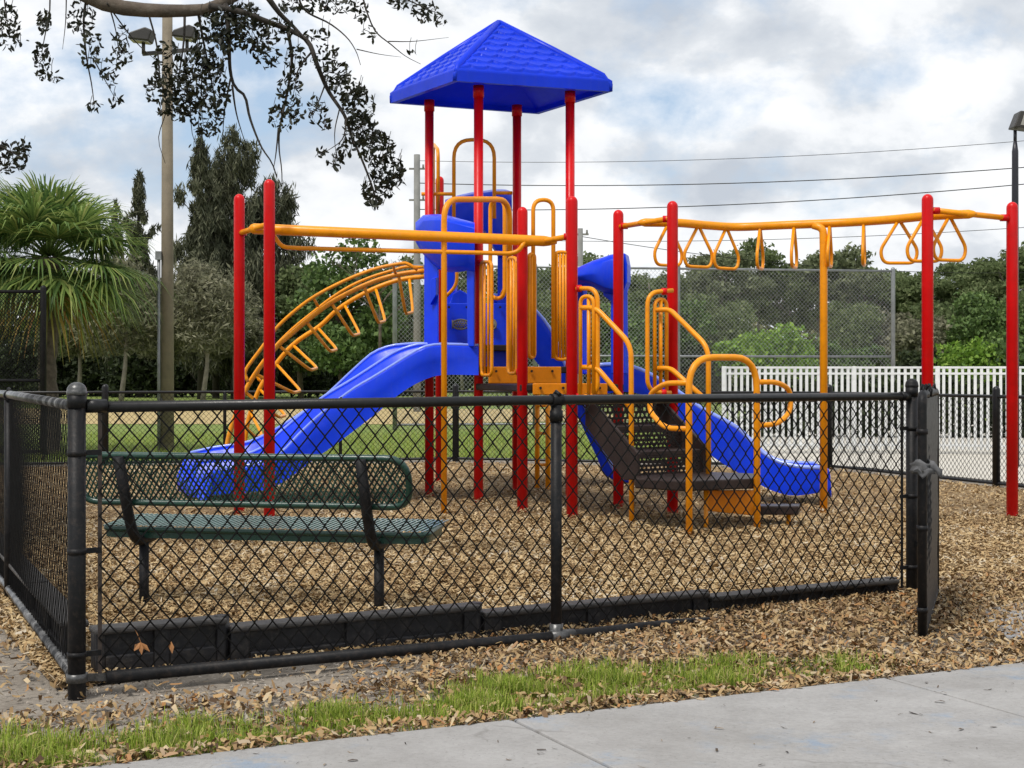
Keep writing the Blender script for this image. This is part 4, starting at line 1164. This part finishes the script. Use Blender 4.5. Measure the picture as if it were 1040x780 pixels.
hb = Vector((4.7, 31, 0))
hgr = thing('hedge', 'dark clipped hedge behind the white pickets', 'hedge', hb)
_n = 15000; _V, _Q = leaves([(5.0 + .55 * k, 31 - .045 * k, .62) for k in range(24)], [(.5, .4, .72)] * 24, _n, .10)
np_mesh('foliage', _V, _Q, FOL['dark'], hgr)
for k in range(8): MB().tube([Vector((5.0 + 1.7 * k, 31 - .14 * k, -.05)), Vector((5.0 + 1.7 * k, 31 - .14 * k, .9))], .03, 6).build('stem', BARKD, hgr)
ta, tb = P(401, 0, 35), P(907, 0, 37); ta.z = tb.z = 0
tf = thing('tall_chain_link_fence', 'tall grey galvanised chain-link fence in front of the pine wood', 'fence', ta)
np_mesh('mesh', *fabric([ta, tb], .0, 3.88, .10, .105, .0035, 3), GALVW, tf)
for k in (0, .27, .555, 1):
    p = ta.lerp(tb, k); MB().domepost(p.x, p.y, -.2, 3.98, .055, 10).build('post', GALV, tf)
for zz_ in (3.88, 1.74, .1): MB().tube([ta + z * zz_, tb + z * zz_], .03, 8).build('rail', GALV, tf)

ca, cb = P(-90, 0, 22.9), P(44, 0, 22.9); ca.z = cb.z = 0
cg = thing('dark_windscreen_fence', 'dark mesh screened fence panel in front of the palm trunk', 'fence', cb)
np_mesh('mesh', *fabric([ca, cb], .05, 2.58, .055, .06, .0062, 3), WIRE, cg)
for p in (ca, ca.lerp(cb, .5), cb): MB().domepost(p.x, p.y, -.2, 2.68, .05, 10).build('post', BLKF, cg)
for zz_ in (2.58, 1.2, .1): MB().tube([ca + z * zz_, cb + z * zz_], .028, 8).build('rail', BLKF, cg)

# ------------------------------------------------------------------ poles, lamps, wires
lp = GR(170, 458); lp.z = 0
fl = thing('floodlight_pole', 'tall weathered tan pole with two floodlights behind the hanging branch', 'light pole', lp)
MB().tube([lp + z * -.3, lp + z * 7.35], .1, 14, radii=[.115, .085]).build('pole', CONC_POLE, fl)
MB().tube([lp + Vector((-.125, -.08, -.2)), lp + Vector((-.125, -.08, 3.25))], .028, 8).box(lp + Vector((-.125, -.09, 3.3)), (.05, 0, 0), (0, .04, 0), (0, 0, .07)).build('conduit', GALV, fl)
arm = MB().bar(lp + Vector((-.42, 0, 6.72)), lp + Vector((.52, 0, 6.80)), .06, .06); arm.build('crossarm', LAMP, fl)
for dx, dy in ((-.40, -.1), (.28, .15)):
    c = lp + Vector((dx, dy, 7.02 if dx < 0 else 7.12))
    hdo = MB().prism([c + Vector((-.21, -.17, -.09)), c + Vector((.14, -.17, -.13)), c + Vector((.20, -.17, .05)), c + Vector((.08, -.17, .10)), c + Vector((-.18, -.17, .01))], (0, .34, 0)).build('floodlight', LAMP, fl, bevel=.02)
    MB().bar(c + Vector((-.18, 0, -.102)), c + Vector((.12, 0, -.137)), .26, .012).build('lens', LENS, hdo)
    MB().tube([c + Vector((.02, 0, -.1)), c + Vector((.02, 0, -.32))], .03, 8).build('bracket', LAMP, fl)

rp = P(1031, 0, 21.0); rp.z = 0
bl = thing('lamp_post', 'black lamp post with boxy tilted head at the right edge of the photo', 'lamp post', rp)
zt = EYE + (380 - 136) * 21 / F
MB().tube([rp + z * -.3, rp + z * (zt - .25), rp + z * (zt - .1)], .045, 12, radii=[.06, .045, .024]).tube([rp + z * (zt - .12), rp + z * (zt + .05)], .024, 10).build('pole', coat('black lamp post paint', (.012, .012, .02), .4, .3, 4), bl)
c = rp + Vector((.13, 0, zt + .14))
hdo = MB().prism([c + Vector((-.19, -.14, -.06)), c + Vector((.28, -.14, -.12)), c + Vector((.34, -.14, .12)), c + Vector((-.10, -.14, .17))], (0, .28, 0)).build('lamp_head', LAMP, bl, bevel=.015)
MB().prism([c + Vector((-.10, -.146, -.035)), c + Vector((.24, -.146, -.08)), c + Vector((.28, -.146, .08)), c + Vector((-.05, -.146, .12))], (0, .01, 0)).build('lens', LENS, hdo)

def upole(x, Y, ytop, r, label, arm_=True):
    b = P(x, 0, Y); b.z = 0; zt = EYE + (HY - ytop) * Y / F
    o = thing('utility_pole', label, 'pole', b)
    MB().tube([b + z * -.5, b + z * zt], r, 12, radii=[r * 1.25, r]).build('pole', POLEG, o)
    for dz in ((.5, 1.6, 2.7) if arm_ else (.2,)):
        q = MB()
        q.bar(b + Vector((-.28, 0, zt - dz)), b + Vector((.28, 0, zt - dz)), .06, .06)
        q.tube([b + Vector((.22, 0, zt - dz)), b + Vector((.22, 0, zt - dz + .15))], .04, 6)
        q.build('insulator_arm', POLEG, o)
    return b, zt
ub, uz = upole(423.5, 52, 157, .11, 'grey utility pole with short arms left of the tower roof')
vb, vz = upole(589.5, 50, 232, .085, 'plain grey pole standing behind the red tower post', False)
wb, wz = upole(1240, 44, 110, .12, 'grey utility pole carrying the wires beyond the right edge')
def wire(pa, pb, label, r=.012, sag=.15):
    pts = [pa.lerp(pb, u) - z * sag * 4 * u * (1 - u) for u in np.linspace(0, 1, 24)]
    tag(MB().tube(pts, r, 5).build('power_line', BLK, base=pa), label, 'wire', 'power lines across the sky')
def at_px(x0, y0, x1, y1, xq): return y0 + (y1 - y0) * (xq - x0) / (x1 - x0)
for (x0, y0, x1, y1), lb, r in (((540, 181, 1040, 160), 'dark overhead wire, the upper bold one right of the roof', .016), ((590, 203, 1040, 177), 'dark overhead wire just above the ring bridge', .016),
                                ((530, 158, 1040, 133), 'topmost faint overhead wire near the clouds', .009), ((600, 235, 1040, 221), 'lowest thin overhead wire crossing the hand rings', .010)):
    wire(P(424.5, at_px(x0, y0, x1, y1, 424), 52), P(1240, at_px(x0, y0, x1, y1, 1240), 44), lb, r, .45)
wire(P(589.5, 240, 50), P(1240, 262, 60), 'thin cable low in front of the pine crowns', .012, .9)

# ------------------------------------------------------------------ trees
def tree(name, label, base, h, spread, crown_z, fol, n, leaf, bark=BARK, clumps=9, r=.14, group=None, flat=.6, kind='round', trunks=1, elong=1.6):
    b = Vector((base.x, base.y, -.03)); root = thing(name, label, 'tree', b, group)
    q = MB(); cs, rs = [], []
    fork = crown_z
    for k in range(trunks):
        o = Vector((random.uniform(-.25, .25) * (k > 0), random.uniform(-.25, .25) * (k > 0), 0))
        top = b + o * 2 + Vector((random.uniform(-.08, .08) * h, random.uniform(-.05, .05) * h, h * .9))
        pts = [b + o - z * .2, b + o + (top - b - o) * .3 + Vector((random.uniform(-.02, .02) * h, 0, 0)), b + o + (top - b - o) * .65, top]
        limb_mesh(pts, r, r * .2, q)
        for c in range(clumps):
            u = (c + .5) / clumps; zc = crown_z + (h - crown_z) * (.12 + .78 * u) if kind != 'pine' else crown_z + (h - crown_z) * (.2 + .7 * u ** .8)
            w_ = spread * (math.sin(math.pi * (.18 + .72 * u)) ** .7)
            an = c * 2.4 + random.uniform(-.4, .4); rad = w_ * random.uniform(.25, .75)
            cc = b + o + Vector((math.cos(an) * rad, math.sin(an) * rad, zc + random.uniform(-.05, .05) * h))
            rr = spread * (random.uniform(.17, .36) if kind == 'pine' else random.uniform(.32, .52))
            cs.append(tuple(cc)); rs.append((rr, rr, rr * flat * random.uniform(.8, 1.2)))
            st_ = b + o + (top - b - o) * min(.95, max(.2, (zc - .25 * rad) / (h * .9) * .85))
            limb_mesh([st_, st_.lerp(cc, .5) + z * .08 * rad, cc], r * .3, r * .07, q)
    q.build('trunk', bark, root)
    V, Q = leaves(cs, rs, n, leaf, elong)
    np_mesh('crown', V, Q, FOL[fol], root)
    return root
def gp(x, Y): p = P(x, 0, Y); p.z = 0; return p
def hz(y, Y): return EYE + (HY - y) * Y / F

# casuarinas: tall feathery columns
def casuarina(x, Y, ytop, wpx, label, n=7500):
    b = gp(x, Y); h = hz(ytop, Y); w_ = wpx * Y / F; root = thing('casuarina_tree', label, 'tree', (b.x, b.y, -.03), 'feathery dark trees on the left')
    q = MB(); cs, rs = [], []
    limb_mesh([b - z * .3, b + Vector((.1, 0, h * .4)), b + Vector((-.1, 0, h * .75)), b + z * h * .98], .22, .03, q)
    m = 110
    for c in range(m):
        u = (c / (m - 1)) ** 1.15; zc = h * (.12 + .87 * u)
        prof = (1 - u) ** .62 * (0.55 + .45 * min(1, u * 3)) + .06
        wid = w_ * prof * (.8 + .3 * math.sin(u * 23 + x) + .2 * math.sin(u * 51 + 2 * x))
        an = c * 2.399; rad = wid * random.uniform(.25, 1.05)
        cc = b + Vector((math.cos(an) * rad, math.sin(an) * rad, zc + random.uniform(-.1, .25)))
        rr = max(.12, w_ * random.uniform(.10, .22) * (.5 + .6 * prof)); cs.append(tuple(cc)); rs.append((rr, rr, rr * random.uniform(1.0, 1.9)))
        if c % 2: limb_mesh([b + z * max(.5, zc - rad * .9), cc], .04, .012, q)
    q.build('trunk', BARKD, root)
    V, Q = leaves(cs, rs, int(n * 1.3), .075, 6.5, droop=.55, shell=.6); V2, Q2 = leaves(cs, rs, n // 2, .075, 6, up=.9, shell=.6)
    np_mesh('crown', np.concatenate([V, V2]), np.concatenate([Q, Q2 + len(V)]), FOL['casu'], root)
casuarina(204, 78, 146, 44, 'tall feathery tree just right of the tan pole', 9000)
casuarina(238, 80, 138, 62, 'tallest feathery tree, behind the left red posts', 14000)
casuarina(276, 82, 186, 72, 'broad feathery tree at the right end of the dark group', 12000)
casuarina(219, 83, 172, 50, 'feathery tree between the two tallest dark ones', 11000)
casuarina(142, 84, 176, 30, 'slim pointed feathery tree left of the tan pole', 6000)
casuarina(118, 86, 208, 26, 'short feathery tree behind the palm fronds', 4000)

# sparse, grey olive trees with pale trunks
for x, Y, yt_, yc, sp, lb in ((122, 66, 268, 352, 2.7, 'sparse olive tree with pale forked trunk left of the tan pole'), (205, 66, 268, 360, 2.6, 'sparse grey olive tree right of the tan pole'), (165, 70, 300, 360, 2.2, 'sparse olive tree directly behind the tan pole'), (240, 72, 292, 362, 2.2, 'olive tree low behind the two left red posts'), (80, 72, 285, 365, 2.3, 'olive tree low beside the palm trunk')):
    tree('olive_tree', lb, gp(x, Y), hz(yt_, Y), sp, hz(yc, Y), 'olive', 9500, .075, BARKL, 16, .13, 'sparse olive trees', .7, elong=4)
for x, Y, yt_, yc, sp, lb in ((350, 74, 248, 380, 3.1, 'leafy green tree behind the arch climber'), (306, 80, 262, 378, 2.4, 'green tree between the feathery trees and the arch climber'), (398, 78, 262, 380, 2.6, 'green tree left of the tower behind the slide')):
    tree('green_tree', lb, gp(x, Y), hz(yt_, Y), sp, hz(yc, Y), 'green' if x == 350 else 'pine', 9000, .17, BARK, 14, .18, 'green trees left of the tower', .75)
# dead twiggy tree behind the arch climber
b = gp(386, 70); tw = thing('bare_tree', 'leafless twiggy tree above the arch climber', 'tree', b)
q = MB(); limb_mesh([b, b + z * 3.5, b + z * 5.2], .1, .05, q)
def twig(p, d, L, r, depth):
    e = p + d * L; q.tube([p, p.lerp(e, .5) + Vector((random.uniform(-.05, .05), 0, .03)) * L, e], r, 4, caps=False, radii=[r, r * .8, r * .55])
    if depth:
        for _ in range(3): twig(p.lerp(e, random.uniform(.45, 1)), (d + Vector((random.uniform(-.8, .8), random.uniform(-.8, .8), random.uniform(-.1, .6)))).normalized(), L * .62, r * .55, depth - 1)
for k in range(6): twig(b + z * (3.6 + .3 * k), Vector((math.cos(k * 2.4), math.sin(k * 2.4), .9)).normalized(), 1.5, .04, 3)
q.build('trunk', BARK, tw)

# dark understorey, bush by bush
ub_lab = ['by the dark screened fence', 'below the palm', 'under the forked olive tree', 'at the foot of the tan pole', 'right of the tan pole', 'behind the two left red posts', 'under the arch climber', 'behind the blue double slide', 'left of the tower']
for k, x in enumerate((20, 62, 105, 150, 196, 244, 296, 348, 400)):
    Y = 84 + 3 * (k % 3)
    b = gp(x, Y); root = thing('bush', 'dark shady bush ' + ub_lab[k], 'bush', (b.x, b.y, -.03), 'dark bushes along the field edge')
    h = random.uniform(2.6, 3.8)
    cs = [(b.x + random.uniform(-1.7, 1.7), b.y + random.uniform(-.8, .8), random.uniform(.5, h * .75)) for _ in range(8)]; rs = [(1.1, .9, .9)] * 8
    np_mesh('foliage', *leaves(cs, rs, 3400, .2), FOL['dark'], root)
    q = MB()
    for c in cs[:4]: limb_mesh([b, Vector(c)], .05, .02, q)
    q.build('stem', BARKD, root)

# pines and scrub on the right
pines = [(604, 92, 262, 4.0), (640, 96, 284, 3.6), (668, 90, 279, 3.4), (700, 94, 282, 3.4), (733, 88, 252, 3.6), (766, 92, 251, 3.4), (797, 96, 274, 3.2), (832, 90, 268, 3.2), (853, 88, 255, 3.2), (886, 94, 277, 3.2), (918, 96, 284, 3.0), (948, 92, 281, 3.0), (972, 95, 272, 3.0), (1000, 90, 266, 3.2), (1030, 88, 257, 3.4), (1066, 92, 262, 3.4), (560, 98, 268, 3.4), (520, 100, 276, 3.2), (470, 98, 272, 3.2)]
random.seed(21)
plab = ['behind the tall red post under the roof', 'behind the curved slide hood', 'between the two middle red posts', 'just right of the red stair post', 'the first tall round crown under the hand rings', 'the second tall round crown under the hand rings', 'low crown left of the yellow support pole', 'behind the yellow support pole', 'the tall crown right of the yellow support pole', 'above the end of the tall grey fence', 'low crown by the bare twigs', 'behind the right red post', 'between the two right red posts', 'tall crown left of the last red post', 'tall crown at the right edge', 'beyond the right edge', 'seen through the entry arch', 'seen under the tower deck right side', 'seen through the tower']
for (x, Y, yt_, sp), lb in zip(pines, plab):
    tree('pine_tree', 'rounded dark pine, ' + lb, gp(x, Y), hz(yt_, Y) * 1.04, sp * .95, hz(yt_, Y) * .45, ('pine', 'pine2', 'pine', 'pine3')[int(x) % 4], 6800, .14, BARKL, 20, .13, 'pines beyond the tall fence', .55, 'pine', elong=2.2)
mids = [(615, 80, 312, 2.4, 'green'), (650, 84, 318, 2.4, 'pine'), (690, 82, 312, 2.3, 'green'), (728, 84, 305, 2.6, 'pine'), (864, 82, 306, 2.4, 'pine'), (900, 84, 322, 2.3, 'olive'), (930, 80, 326, 2.2, 'olive'), (962, 84, 310, 2.4, 'pine'), (1005, 82, 305, 2.5, 'green'), (1042, 84, 300, 2.5, 'pine'), (560, 84, 305, 2.5, 'pine'), (515, 84, 312, 2.4, 'green')]
mlab = ['behind the slide hood', 'behind the red post by the slide hood', 'behind the stair guards', 'left of the bright shrub', 'right of the bright shrub', 'brownish, right of the tall fence end', 'brownish, left of the right red post', 'between the right red posts', 'left of the last red post', 'at the right edge below the pines', 'behind the orange barrier bars', 'behind the tower panel']
for (x, Y, yt_, sp, f), lb in zip(mids, mlab):
    tree('scrub_tree', 'low scrubby tree ' + lb, gp(x, Y), hz(yt_, Y), sp, hz(365, Y), f, 6000, .15, BARK, 10, .10, 'scrub trees below the pines', .8)
for k, (x, Y, yt_, sp, f, lb) in enumerate(((790, 64, 328, 2.1, 'bright', 'bright green rounded shrub behind the tall grey fence'), (752, 66, 340, 1.7, 'bright', 'smaller bright green shrub left of the big one'), (832, 66, 344, 1.6, 'green', 'mid green shrub right of the bright one'), (880, 68, 350, 1.5, 'green', 'low green shrub near the end of the tall grey fence'), (985, 66, 343, 2.0, 'bright', 'bright shrub between the two right red posts'), (940, 68, 352, 1.6, 'dark', 'dark low shrub by the right red post'), (1030, 66, 340, 1.9, 'green', 'green shrub at the right edge above the white pickets'), (700, 66, 350, 1.8, 'dark', 'dark shrub behind the stair handrail'), (640, 66, 348, 1.8, 'green', 'green shrub behind the curved slide'), (590, 68, 352, 1.6, 'dark', 'dark shrub behind the orange stair guard'))):
    b = gp(x, Y); h = hz(yt_, Y); root = thing('shrub', lb, 'bush', (b.x, b.y, -.03), 'shrubs beyond the tall fence')
    cs, rs = [], []
    for c in range(11):
        u = c / 10; rr = sp * random.uniform(.3, .48)
        an = c * 2.4; rad = sp * .75 * (1 - .6 * u); cs.append((b.x + math.cos(an) * rad, b.y + math.sin(an) * rad * .7, max(rr * .5, (h - rr * .8) * (.25 + .75 * u)))); rs.append((rr, rr, rr * .85))
    np_mesh('foliage', *leaves(cs, rs, 4200, .14, 1.7), FOL[f], root)
    q = MB()
    for c in cs[::2]: limb_mesh([b, Vector(c)], .06, .02, q)
    q.build('stem', BARK, root)
# wood edge behind everything, where single trees no longer show
for nm, xa, xb, Y, y0_ in (('wood', -80, 460, 104, 318), ('wood', 440, 1120, 112, 318)):
    n = 46; cs, rs = [], []
    for k in range(n):
        x = xa + (xb - xa) * (k + random.random()) / n; b = gp(x, Y + random.uniform(-3, 5)); hh = hz(y0_ + random.uniform(-8, 22), Y)
        for zc in (.2, .5, .82): cs.append((b.x + random.uniform(-1, 1), b.y, hh * zc)); rs.append((2.4, 1.6, hh * .24))
    o = np_mesh(nm, *leaves(cs, rs, 26000, .30), FOL['dark' if xa < 0 else 'pine3']); tag(o, kind='stuff')

# ------------------------------------------------------------------ sabal palms
FR = island('palm leaflet', [(0, (.045, .095, .028)), (.5, (.14, .22, .055)), (.85, (.25, .33, .09)), (1, (.34, .37, .12))], .5, .4)
FRY = island('old palm leaflet', [(0, (.08, .10, .02)), (.4, (.20, .19, .04)), (.75, (.36, .26, .06)), (1, (.32, .17, .06))], .6, .25)
PBARK = coat('palm trunk fibre', (.12, .095, .07), .95, .5, 9, .9, 30, (.05, .04, .03, 1), .6)
def palm(base, h, label, nf, rt=.15, scale=1.0):
    root = thing('palm_tree', label, 'palm', base)
    q = MB(); pts = [base + z * (-.2 + (h + .2) * k / 20) + Vector((.04 * math.sin(k * .5), 0, 0)) for k in range(21)]
    q.tube(pts, rt, 14, radii=[rt * (1.1 if k % 2 else .95) * (1.15 if k > 15 else 1) for k in range(21)])
    tro = q.build('trunk', PBARK, root)
    q = MB()
    for k in range(34):     # old leaf bases under the crown
        a = k * 2.399; zz_ = h - 1.0 + k * .026; p = base + Vector((math.cos(a) * rt, math.sin(a) * rt, zz_))
        q.bar(p, p + Vector((math.cos(a) * .13, math.sin(a) * .13, .17)), .06, .025)
    q.build('leaf_bases', PBARK, tro)
    top = base + z * h
    for i in range(nf):
        u = (i + .5) / nf
        an = i * 2.399 + random.uniform(-.2, .2); el = math.radians(76 - 118 * u + random.uniform(-9, 9))
        d = Vector((math.cos(an) * math.cos(el), math.sin(an) * math.cos(el), math.sin(el)))
        L = random.uniform(.55, 1.0) * scale * (.72 + .28 * math.cos(el) ** 2)
        q = MB(); hub = top + d * L - z * (.10 * L * (1 - abs(math.sin(el))))
        q.tube([top + d * .08, top + d * L * .5 + z * .03, hub], .012, 5, radii=[.02, .012, .009])
        side = d.cross(z); side = side.normalized() if side.length > .05 else Vector((1, 0, 0)); nrm = side.cross(d).normalized()
        nl = 46
        for k in range(nl):
            t_ = k / (nl - 1) * 2 - 1; ph = t_ * 2.05 + random.uniform(-.04, .04)
            ld_ = (d * math.cos(ph) + side * math.sin(ph) + nrm * (.22 * abs(t_))).normalized()
            Ll = scale * random.uniform(.78, 1.0) * (1.0 - .28 * abs(t_) ** 2)
            st_ = hub - d * .06 * abs(t_)
            dr = random.uniform(.7, 1.3) * (.36 + .36 * u)
            p1 = st_ + ld_ * Ll * .4; p2 = st_ + ld_ * Ll * .72 - z * dr * .22; p3 = st_ + ld_ * Ll * .92 - z * dr * .62
            wv_ = ld_.cross(nrm).normalized()
            wd = .0155 * scale
            q.grid([[st_ - wv_ * .004, st_ + wv_ * .004], [p1 - wv_ * wd, p1 + wv_ * wd], [p2 - wv_ * wd * .7, p2 + wv_ * wd * .7], [p3 - wv_ * .002, p3 + wv_ * .002]], False)
        f_ = q.build('frond', FRY if u > .93 else FR, root)
        if u > .9: f_['label'] = 'yellowing old frond hanging low'
pb = gp(50, 24.5)
palm(pb, hz(262, 24.5), 'cabbage palm with a round crown of fan fronds at the left', 60, .15, 1.2)
palm(gp(-52, 24.8), hz(252, 24.8), 'cabbage palm mostly cut off by the left edge of the photo', 34, .15, 1.0)

# ------------------------------------------------------------------ live oak whose limb hangs into the view
ob = Vector((-6.6, 9.3, -.03))
oak = thing('live_oak', 'live oak limb with drooping dark leafy twigs in front of the sky, upper left', 'tree', ob)
YO = 9.5
q = MB()
limb_mesh([ob - z * .3, ob + Vector((.1, 0, 1.4)), ob + Vector((.3, .1, 2.8)), ob + Vector((.9, .2, 3.8)), ob + Vector((1.8, .2, 4.15))], .34, .2, q)
limb_mesh([ob + Vector((.4, .1, 3.0)), ob + Vector((-1.0, .6, 4.6)), ob + Vector((-2.2, 1.2, 5.8))], .2, .07, q)
j = ob + Vector((1.8, .2, 4.15))
main = smoothpath([j, P(0, -42, YO), P(60, -20, YO), P(98, 0, YO), P(122, 7.5, YO), P(150, 10.5, YO), P(185, 11, YO), P(212, 9, YO), P(232, 0, YO), P(262, -16, YO + .1)], 26)
q.tube(main, .06, 10, radii=[.15 + (.028 - .15) * (i / 25) ** .55 for i in range(26)])
q.build('trunk', BARK, oak)
TW = []       # (polyline in photo directions, depth, start radius)
TW += [([(214, 6), (245, 12), (271, 22), (292, 30), (312, 42), (322, 66), (334, 92), (350, 118), (358, 140), (368, 165), (379, 195), (384, 213)], 9.4, .022),
       ([(270, -4), (284, 14), (297, 26), (310, 40)], 9.4, .02),
       ([(292, 30), (296, 60), (291, 95), (284, 128), (283, 150), (286, 172), (287, 190)], 9.5, .012),
       ([(283, 130), (281, 155), (278, 172)], 9.5, .007),
       ([(228, 4), (232, 35), (233, 70), (238, 88), (249, 98), (254, 120), (264, 148), (275, 165), (282, 180)], 9.45, .016),
       ([(234, 80), (228, 110), (225, 140)], 9.45, .007), ([(236, 86), (240, 115), (248, 142)], 9.45, .008),
       ([(188, 10), (186, 40), (182, 70), (178, 105)], 9.6, .010), ([(200, 10), (208, 45), (214, 80), (220, 118)], 9.55, .010), ([(150, 10), (160, 45), (163, 80), (170, 108), (161, 140), (168, 166)], 9.6, .007),
       ([(186, 60), (192, 100), (196, 135), (200, 150)], 9.55, .006), ([(207, 60), (204, 100), (207, 130)], 9.6, .006),
       ([(108, 3), (122, 22), (140, 45), (165, 66)], 9.5, .006), ([(88, -8), (86, 20), (88, 55), (93, 85), (96, 108)], 9.6, .009), ([(110, 4), (118, 30), (120, 55)], 9.6, .007), ([(95, 60), (108, 85), (118, 103)], 9.6, .005),
       ([(50, -25), (50, 8), (46, 35), (43, 60), (55, 82)], 9.5, .006), ([(68, -20), (66, 20), (63, 50)], 9.5, .005), ([(8, -40), (5, -5), (8, 30)], 9.3, .008),
       ([(-40, 110), (-20, 128), (0, 148), (22, 160)], 9.3, .014), ([(-60, -40), (-55, 60), (-40, 110)], 9.3, .02),
       ([(300, -12), (310, 10), (335, 24), (352, 38), (362, 52), (366, 66)], 9.3, .008), ([(366, -10), (372, 12), (382, 32), (396, 45), (412, 57), (427, 65)], 9.3, .007), ([(395, 42), (420, 42), (455, 38)], 9.3, .004), ([(363, 50), (385, 55), (408, 58)], 9.3, .004),
       ([(395, -30), (402, -8), (425, 5), (446, 14)], 9.2, .008), ([(318, 50), (304, 70), (298, 95)], 9.4, .008), ([(330, 84), (322, 108), (316, 120)], 9.4, .006), ([(352, 120), (348, 140), (338, 150), (326, 156)], 9.4, .006), ([(345, 110), (340, 135), (342, 165)], 9.4, .005)]
for pts, Y, r in TW:
    pp_ = smoothpath([P(x + random.uniform(-1, 1), y, Y + random.uniform(-.1, .1)) for x, y in pts], 3 * len(pts))
    MB().tube(pp_, r, 6, radii=[r * (1 - .75 * i / (len(pp_) - 1)) for i in range(len(pp_))]).build('twig', BARKD, oak)
CL = [(44, 22, 7, 12, 40), (42, 62, 8, 18, 60), (55, 78, 7, 6, 18), (82, 18, 14, 16, 70), (92, 50, 12, 18, 60), (112, 72, 9, 16, 40), (118, 102, 7, 6, 14), (96, 108, 7, 5, 14), (122, 40, 9, 14, 40), (126, 58, 7, 8, 20),
      (8, 28, 12, 22, 100), (22, 40, 8, 5, 12), (8, 160, 18, 16, 120), (24, 152, 7, 9, 26),
      (170, 68, 14, 26, 100), (182, 100, 15, 22, 150), (200, 78, 14, 30, 170), (214, 44, 18, 30, 190), (232, 28, 16, 22, 170), (210, 118, 16, 20, 90), (156, 92, 9, 12, 26), (200, 150, 7, 6, 12), (166, 110, 6, 8, 14), (222, 95, 10, 25, 70),
      (256, 36, 16, 16, 110), (272, 56, 14, 14, 60), (284, 30, 14, 12, 60), (246, 14, 16, 12, 100), (300, 62, 10, 16, 60), (294, 90, 12, 16, 70), (288, 118, 14, 14, 70), (302, 112, 8, 10, 26),
      (322, 34, 12, 7, 26), (330, 58, 14, 14, 50), (340, 74, 15, 12, 60), (350, 88, 16, 14, 80), (322, 112, 10, 14, 40), (330, 126, 6, 6, 14), (364, 108, 15, 18, 150), (366, 132, 17, 16, 170), (382, 150, 17, 16, 160), (392, 172, 17, 14, 150), (384, 192, 15, 14, 130), (380, 206, 7, 8, 30), (340, 162, 8, 10, 30), (326, 154, 6, 5, 12), (404, 186, 8, 8, 24), (352, 150, 9, 9, 30),
      (318, 4, 14, 8, 50), (345, 6, 16, 8, 50), (366, 12, 8, 10, 24), (410, 2, 14, 7, 50), (432, 12, 14, 10, 60), (446, 20, 7, 7, 16), (296, 6, 12, 7, 40), (376, 34, 7, 10, 14), (418, 54, 4, 4, 5)]
VV, QQ, cnt, TQ = [], [], 0, []
for cx_, cy_, rx, ry, n in CL:
    n = int(n * (1.5 if 150 < cx_ < 265 and cy_ < 125 else 1.1))
    Yc = 9.45 + rng.normal(0, .06)
    ph = rng.uniform(0, 2 * np.pi, n); rr = np.sqrt(rng.uniform(0, 1, n)) * 1.08
    Yl = Yc + rng.normal(0, .10, n)
    X = (cx_ + rx * rr * np.cos(ph) - CX) * Yl / F; Zz = EYE + (HY - (cy_ + ry * rr * np.sin(ph))) * Yl / F
    c = np.stack([X, Yl, Zz], 1)
    u = rng.normal(size=(n, 3)); u[:, 2] -= .5; u /= np.linalg.norm(u, axis=1)[:, None]
    v = np.cross(u, rng.normal(size=(n, 3))); v /= np.linalg.norm(v, axis=1)[:, None]; nn = np.cross(u, v)
    L = rng.uniform(.032, .058, n)[:, None]; Wd = L * rng.uniform(.36, .5, n)[:, None]
    V = np.zeros((n, 6, 3)); V[:, 0] = c - u * L * .5; V[:, 1] = c - u * L * .15 + v * Wd * .45 + nn * L * .06; V[:, 2] = c + u * L * .25 + v * Wd * .4 + nn * L * .06; V[:, 3] = c + u * L * .5; V[:, 4] = c + u * L * .25 - v * Wd * .4 + nn * L * .06; V[:, 5] = c - u * L * .15 - v * Wd * .45 + nn * L * .06
    b6 = np.arange(n)[:, None] * 6 + cnt
    QQ.append(np.concatenate([b6 + np.array([[0, 1, 2, 3]]), b6 + np.array([[0, 3, 4, 5]])], 0)); VV.append(V.reshape(-1, 3)); cnt += n * 6
    tq = MB()
    for kk in range(max(3, n // 14)):      # fine twigs carrying the leaves
        i0, i1, i2 = rng.integers(0, n, 3); tq.tube([Vector(c[i0]), Vector((c[i0] + c[i1]) / 2) + Vector((0, 0, .012)), Vector(c[i1])] if np.linalg.norm(c[i0] - c[i1]) < .16 else [Vector(c[i0]), Vector(c[i0]) + Vector((0, 0, .05)), Vector(c[i0]) + Vector((.01, 0, .09))], .0022, 4, caps=False)
    TQ.append(tq)
fin = MB()
for tq in TQ:
    b0 = len(fin.v); fin.v += tq.v; fin.f += [tuple(i + b0 for i in f) for f in tq.f]; fin.sm += tq.sm
fin.build('fine_twigs', BARKD, oak)['kind'] = 'stuff'
# crown above the frame, over the trunk
n = 5000; C0 = np.array([-6.8, 9.8, 6.0])
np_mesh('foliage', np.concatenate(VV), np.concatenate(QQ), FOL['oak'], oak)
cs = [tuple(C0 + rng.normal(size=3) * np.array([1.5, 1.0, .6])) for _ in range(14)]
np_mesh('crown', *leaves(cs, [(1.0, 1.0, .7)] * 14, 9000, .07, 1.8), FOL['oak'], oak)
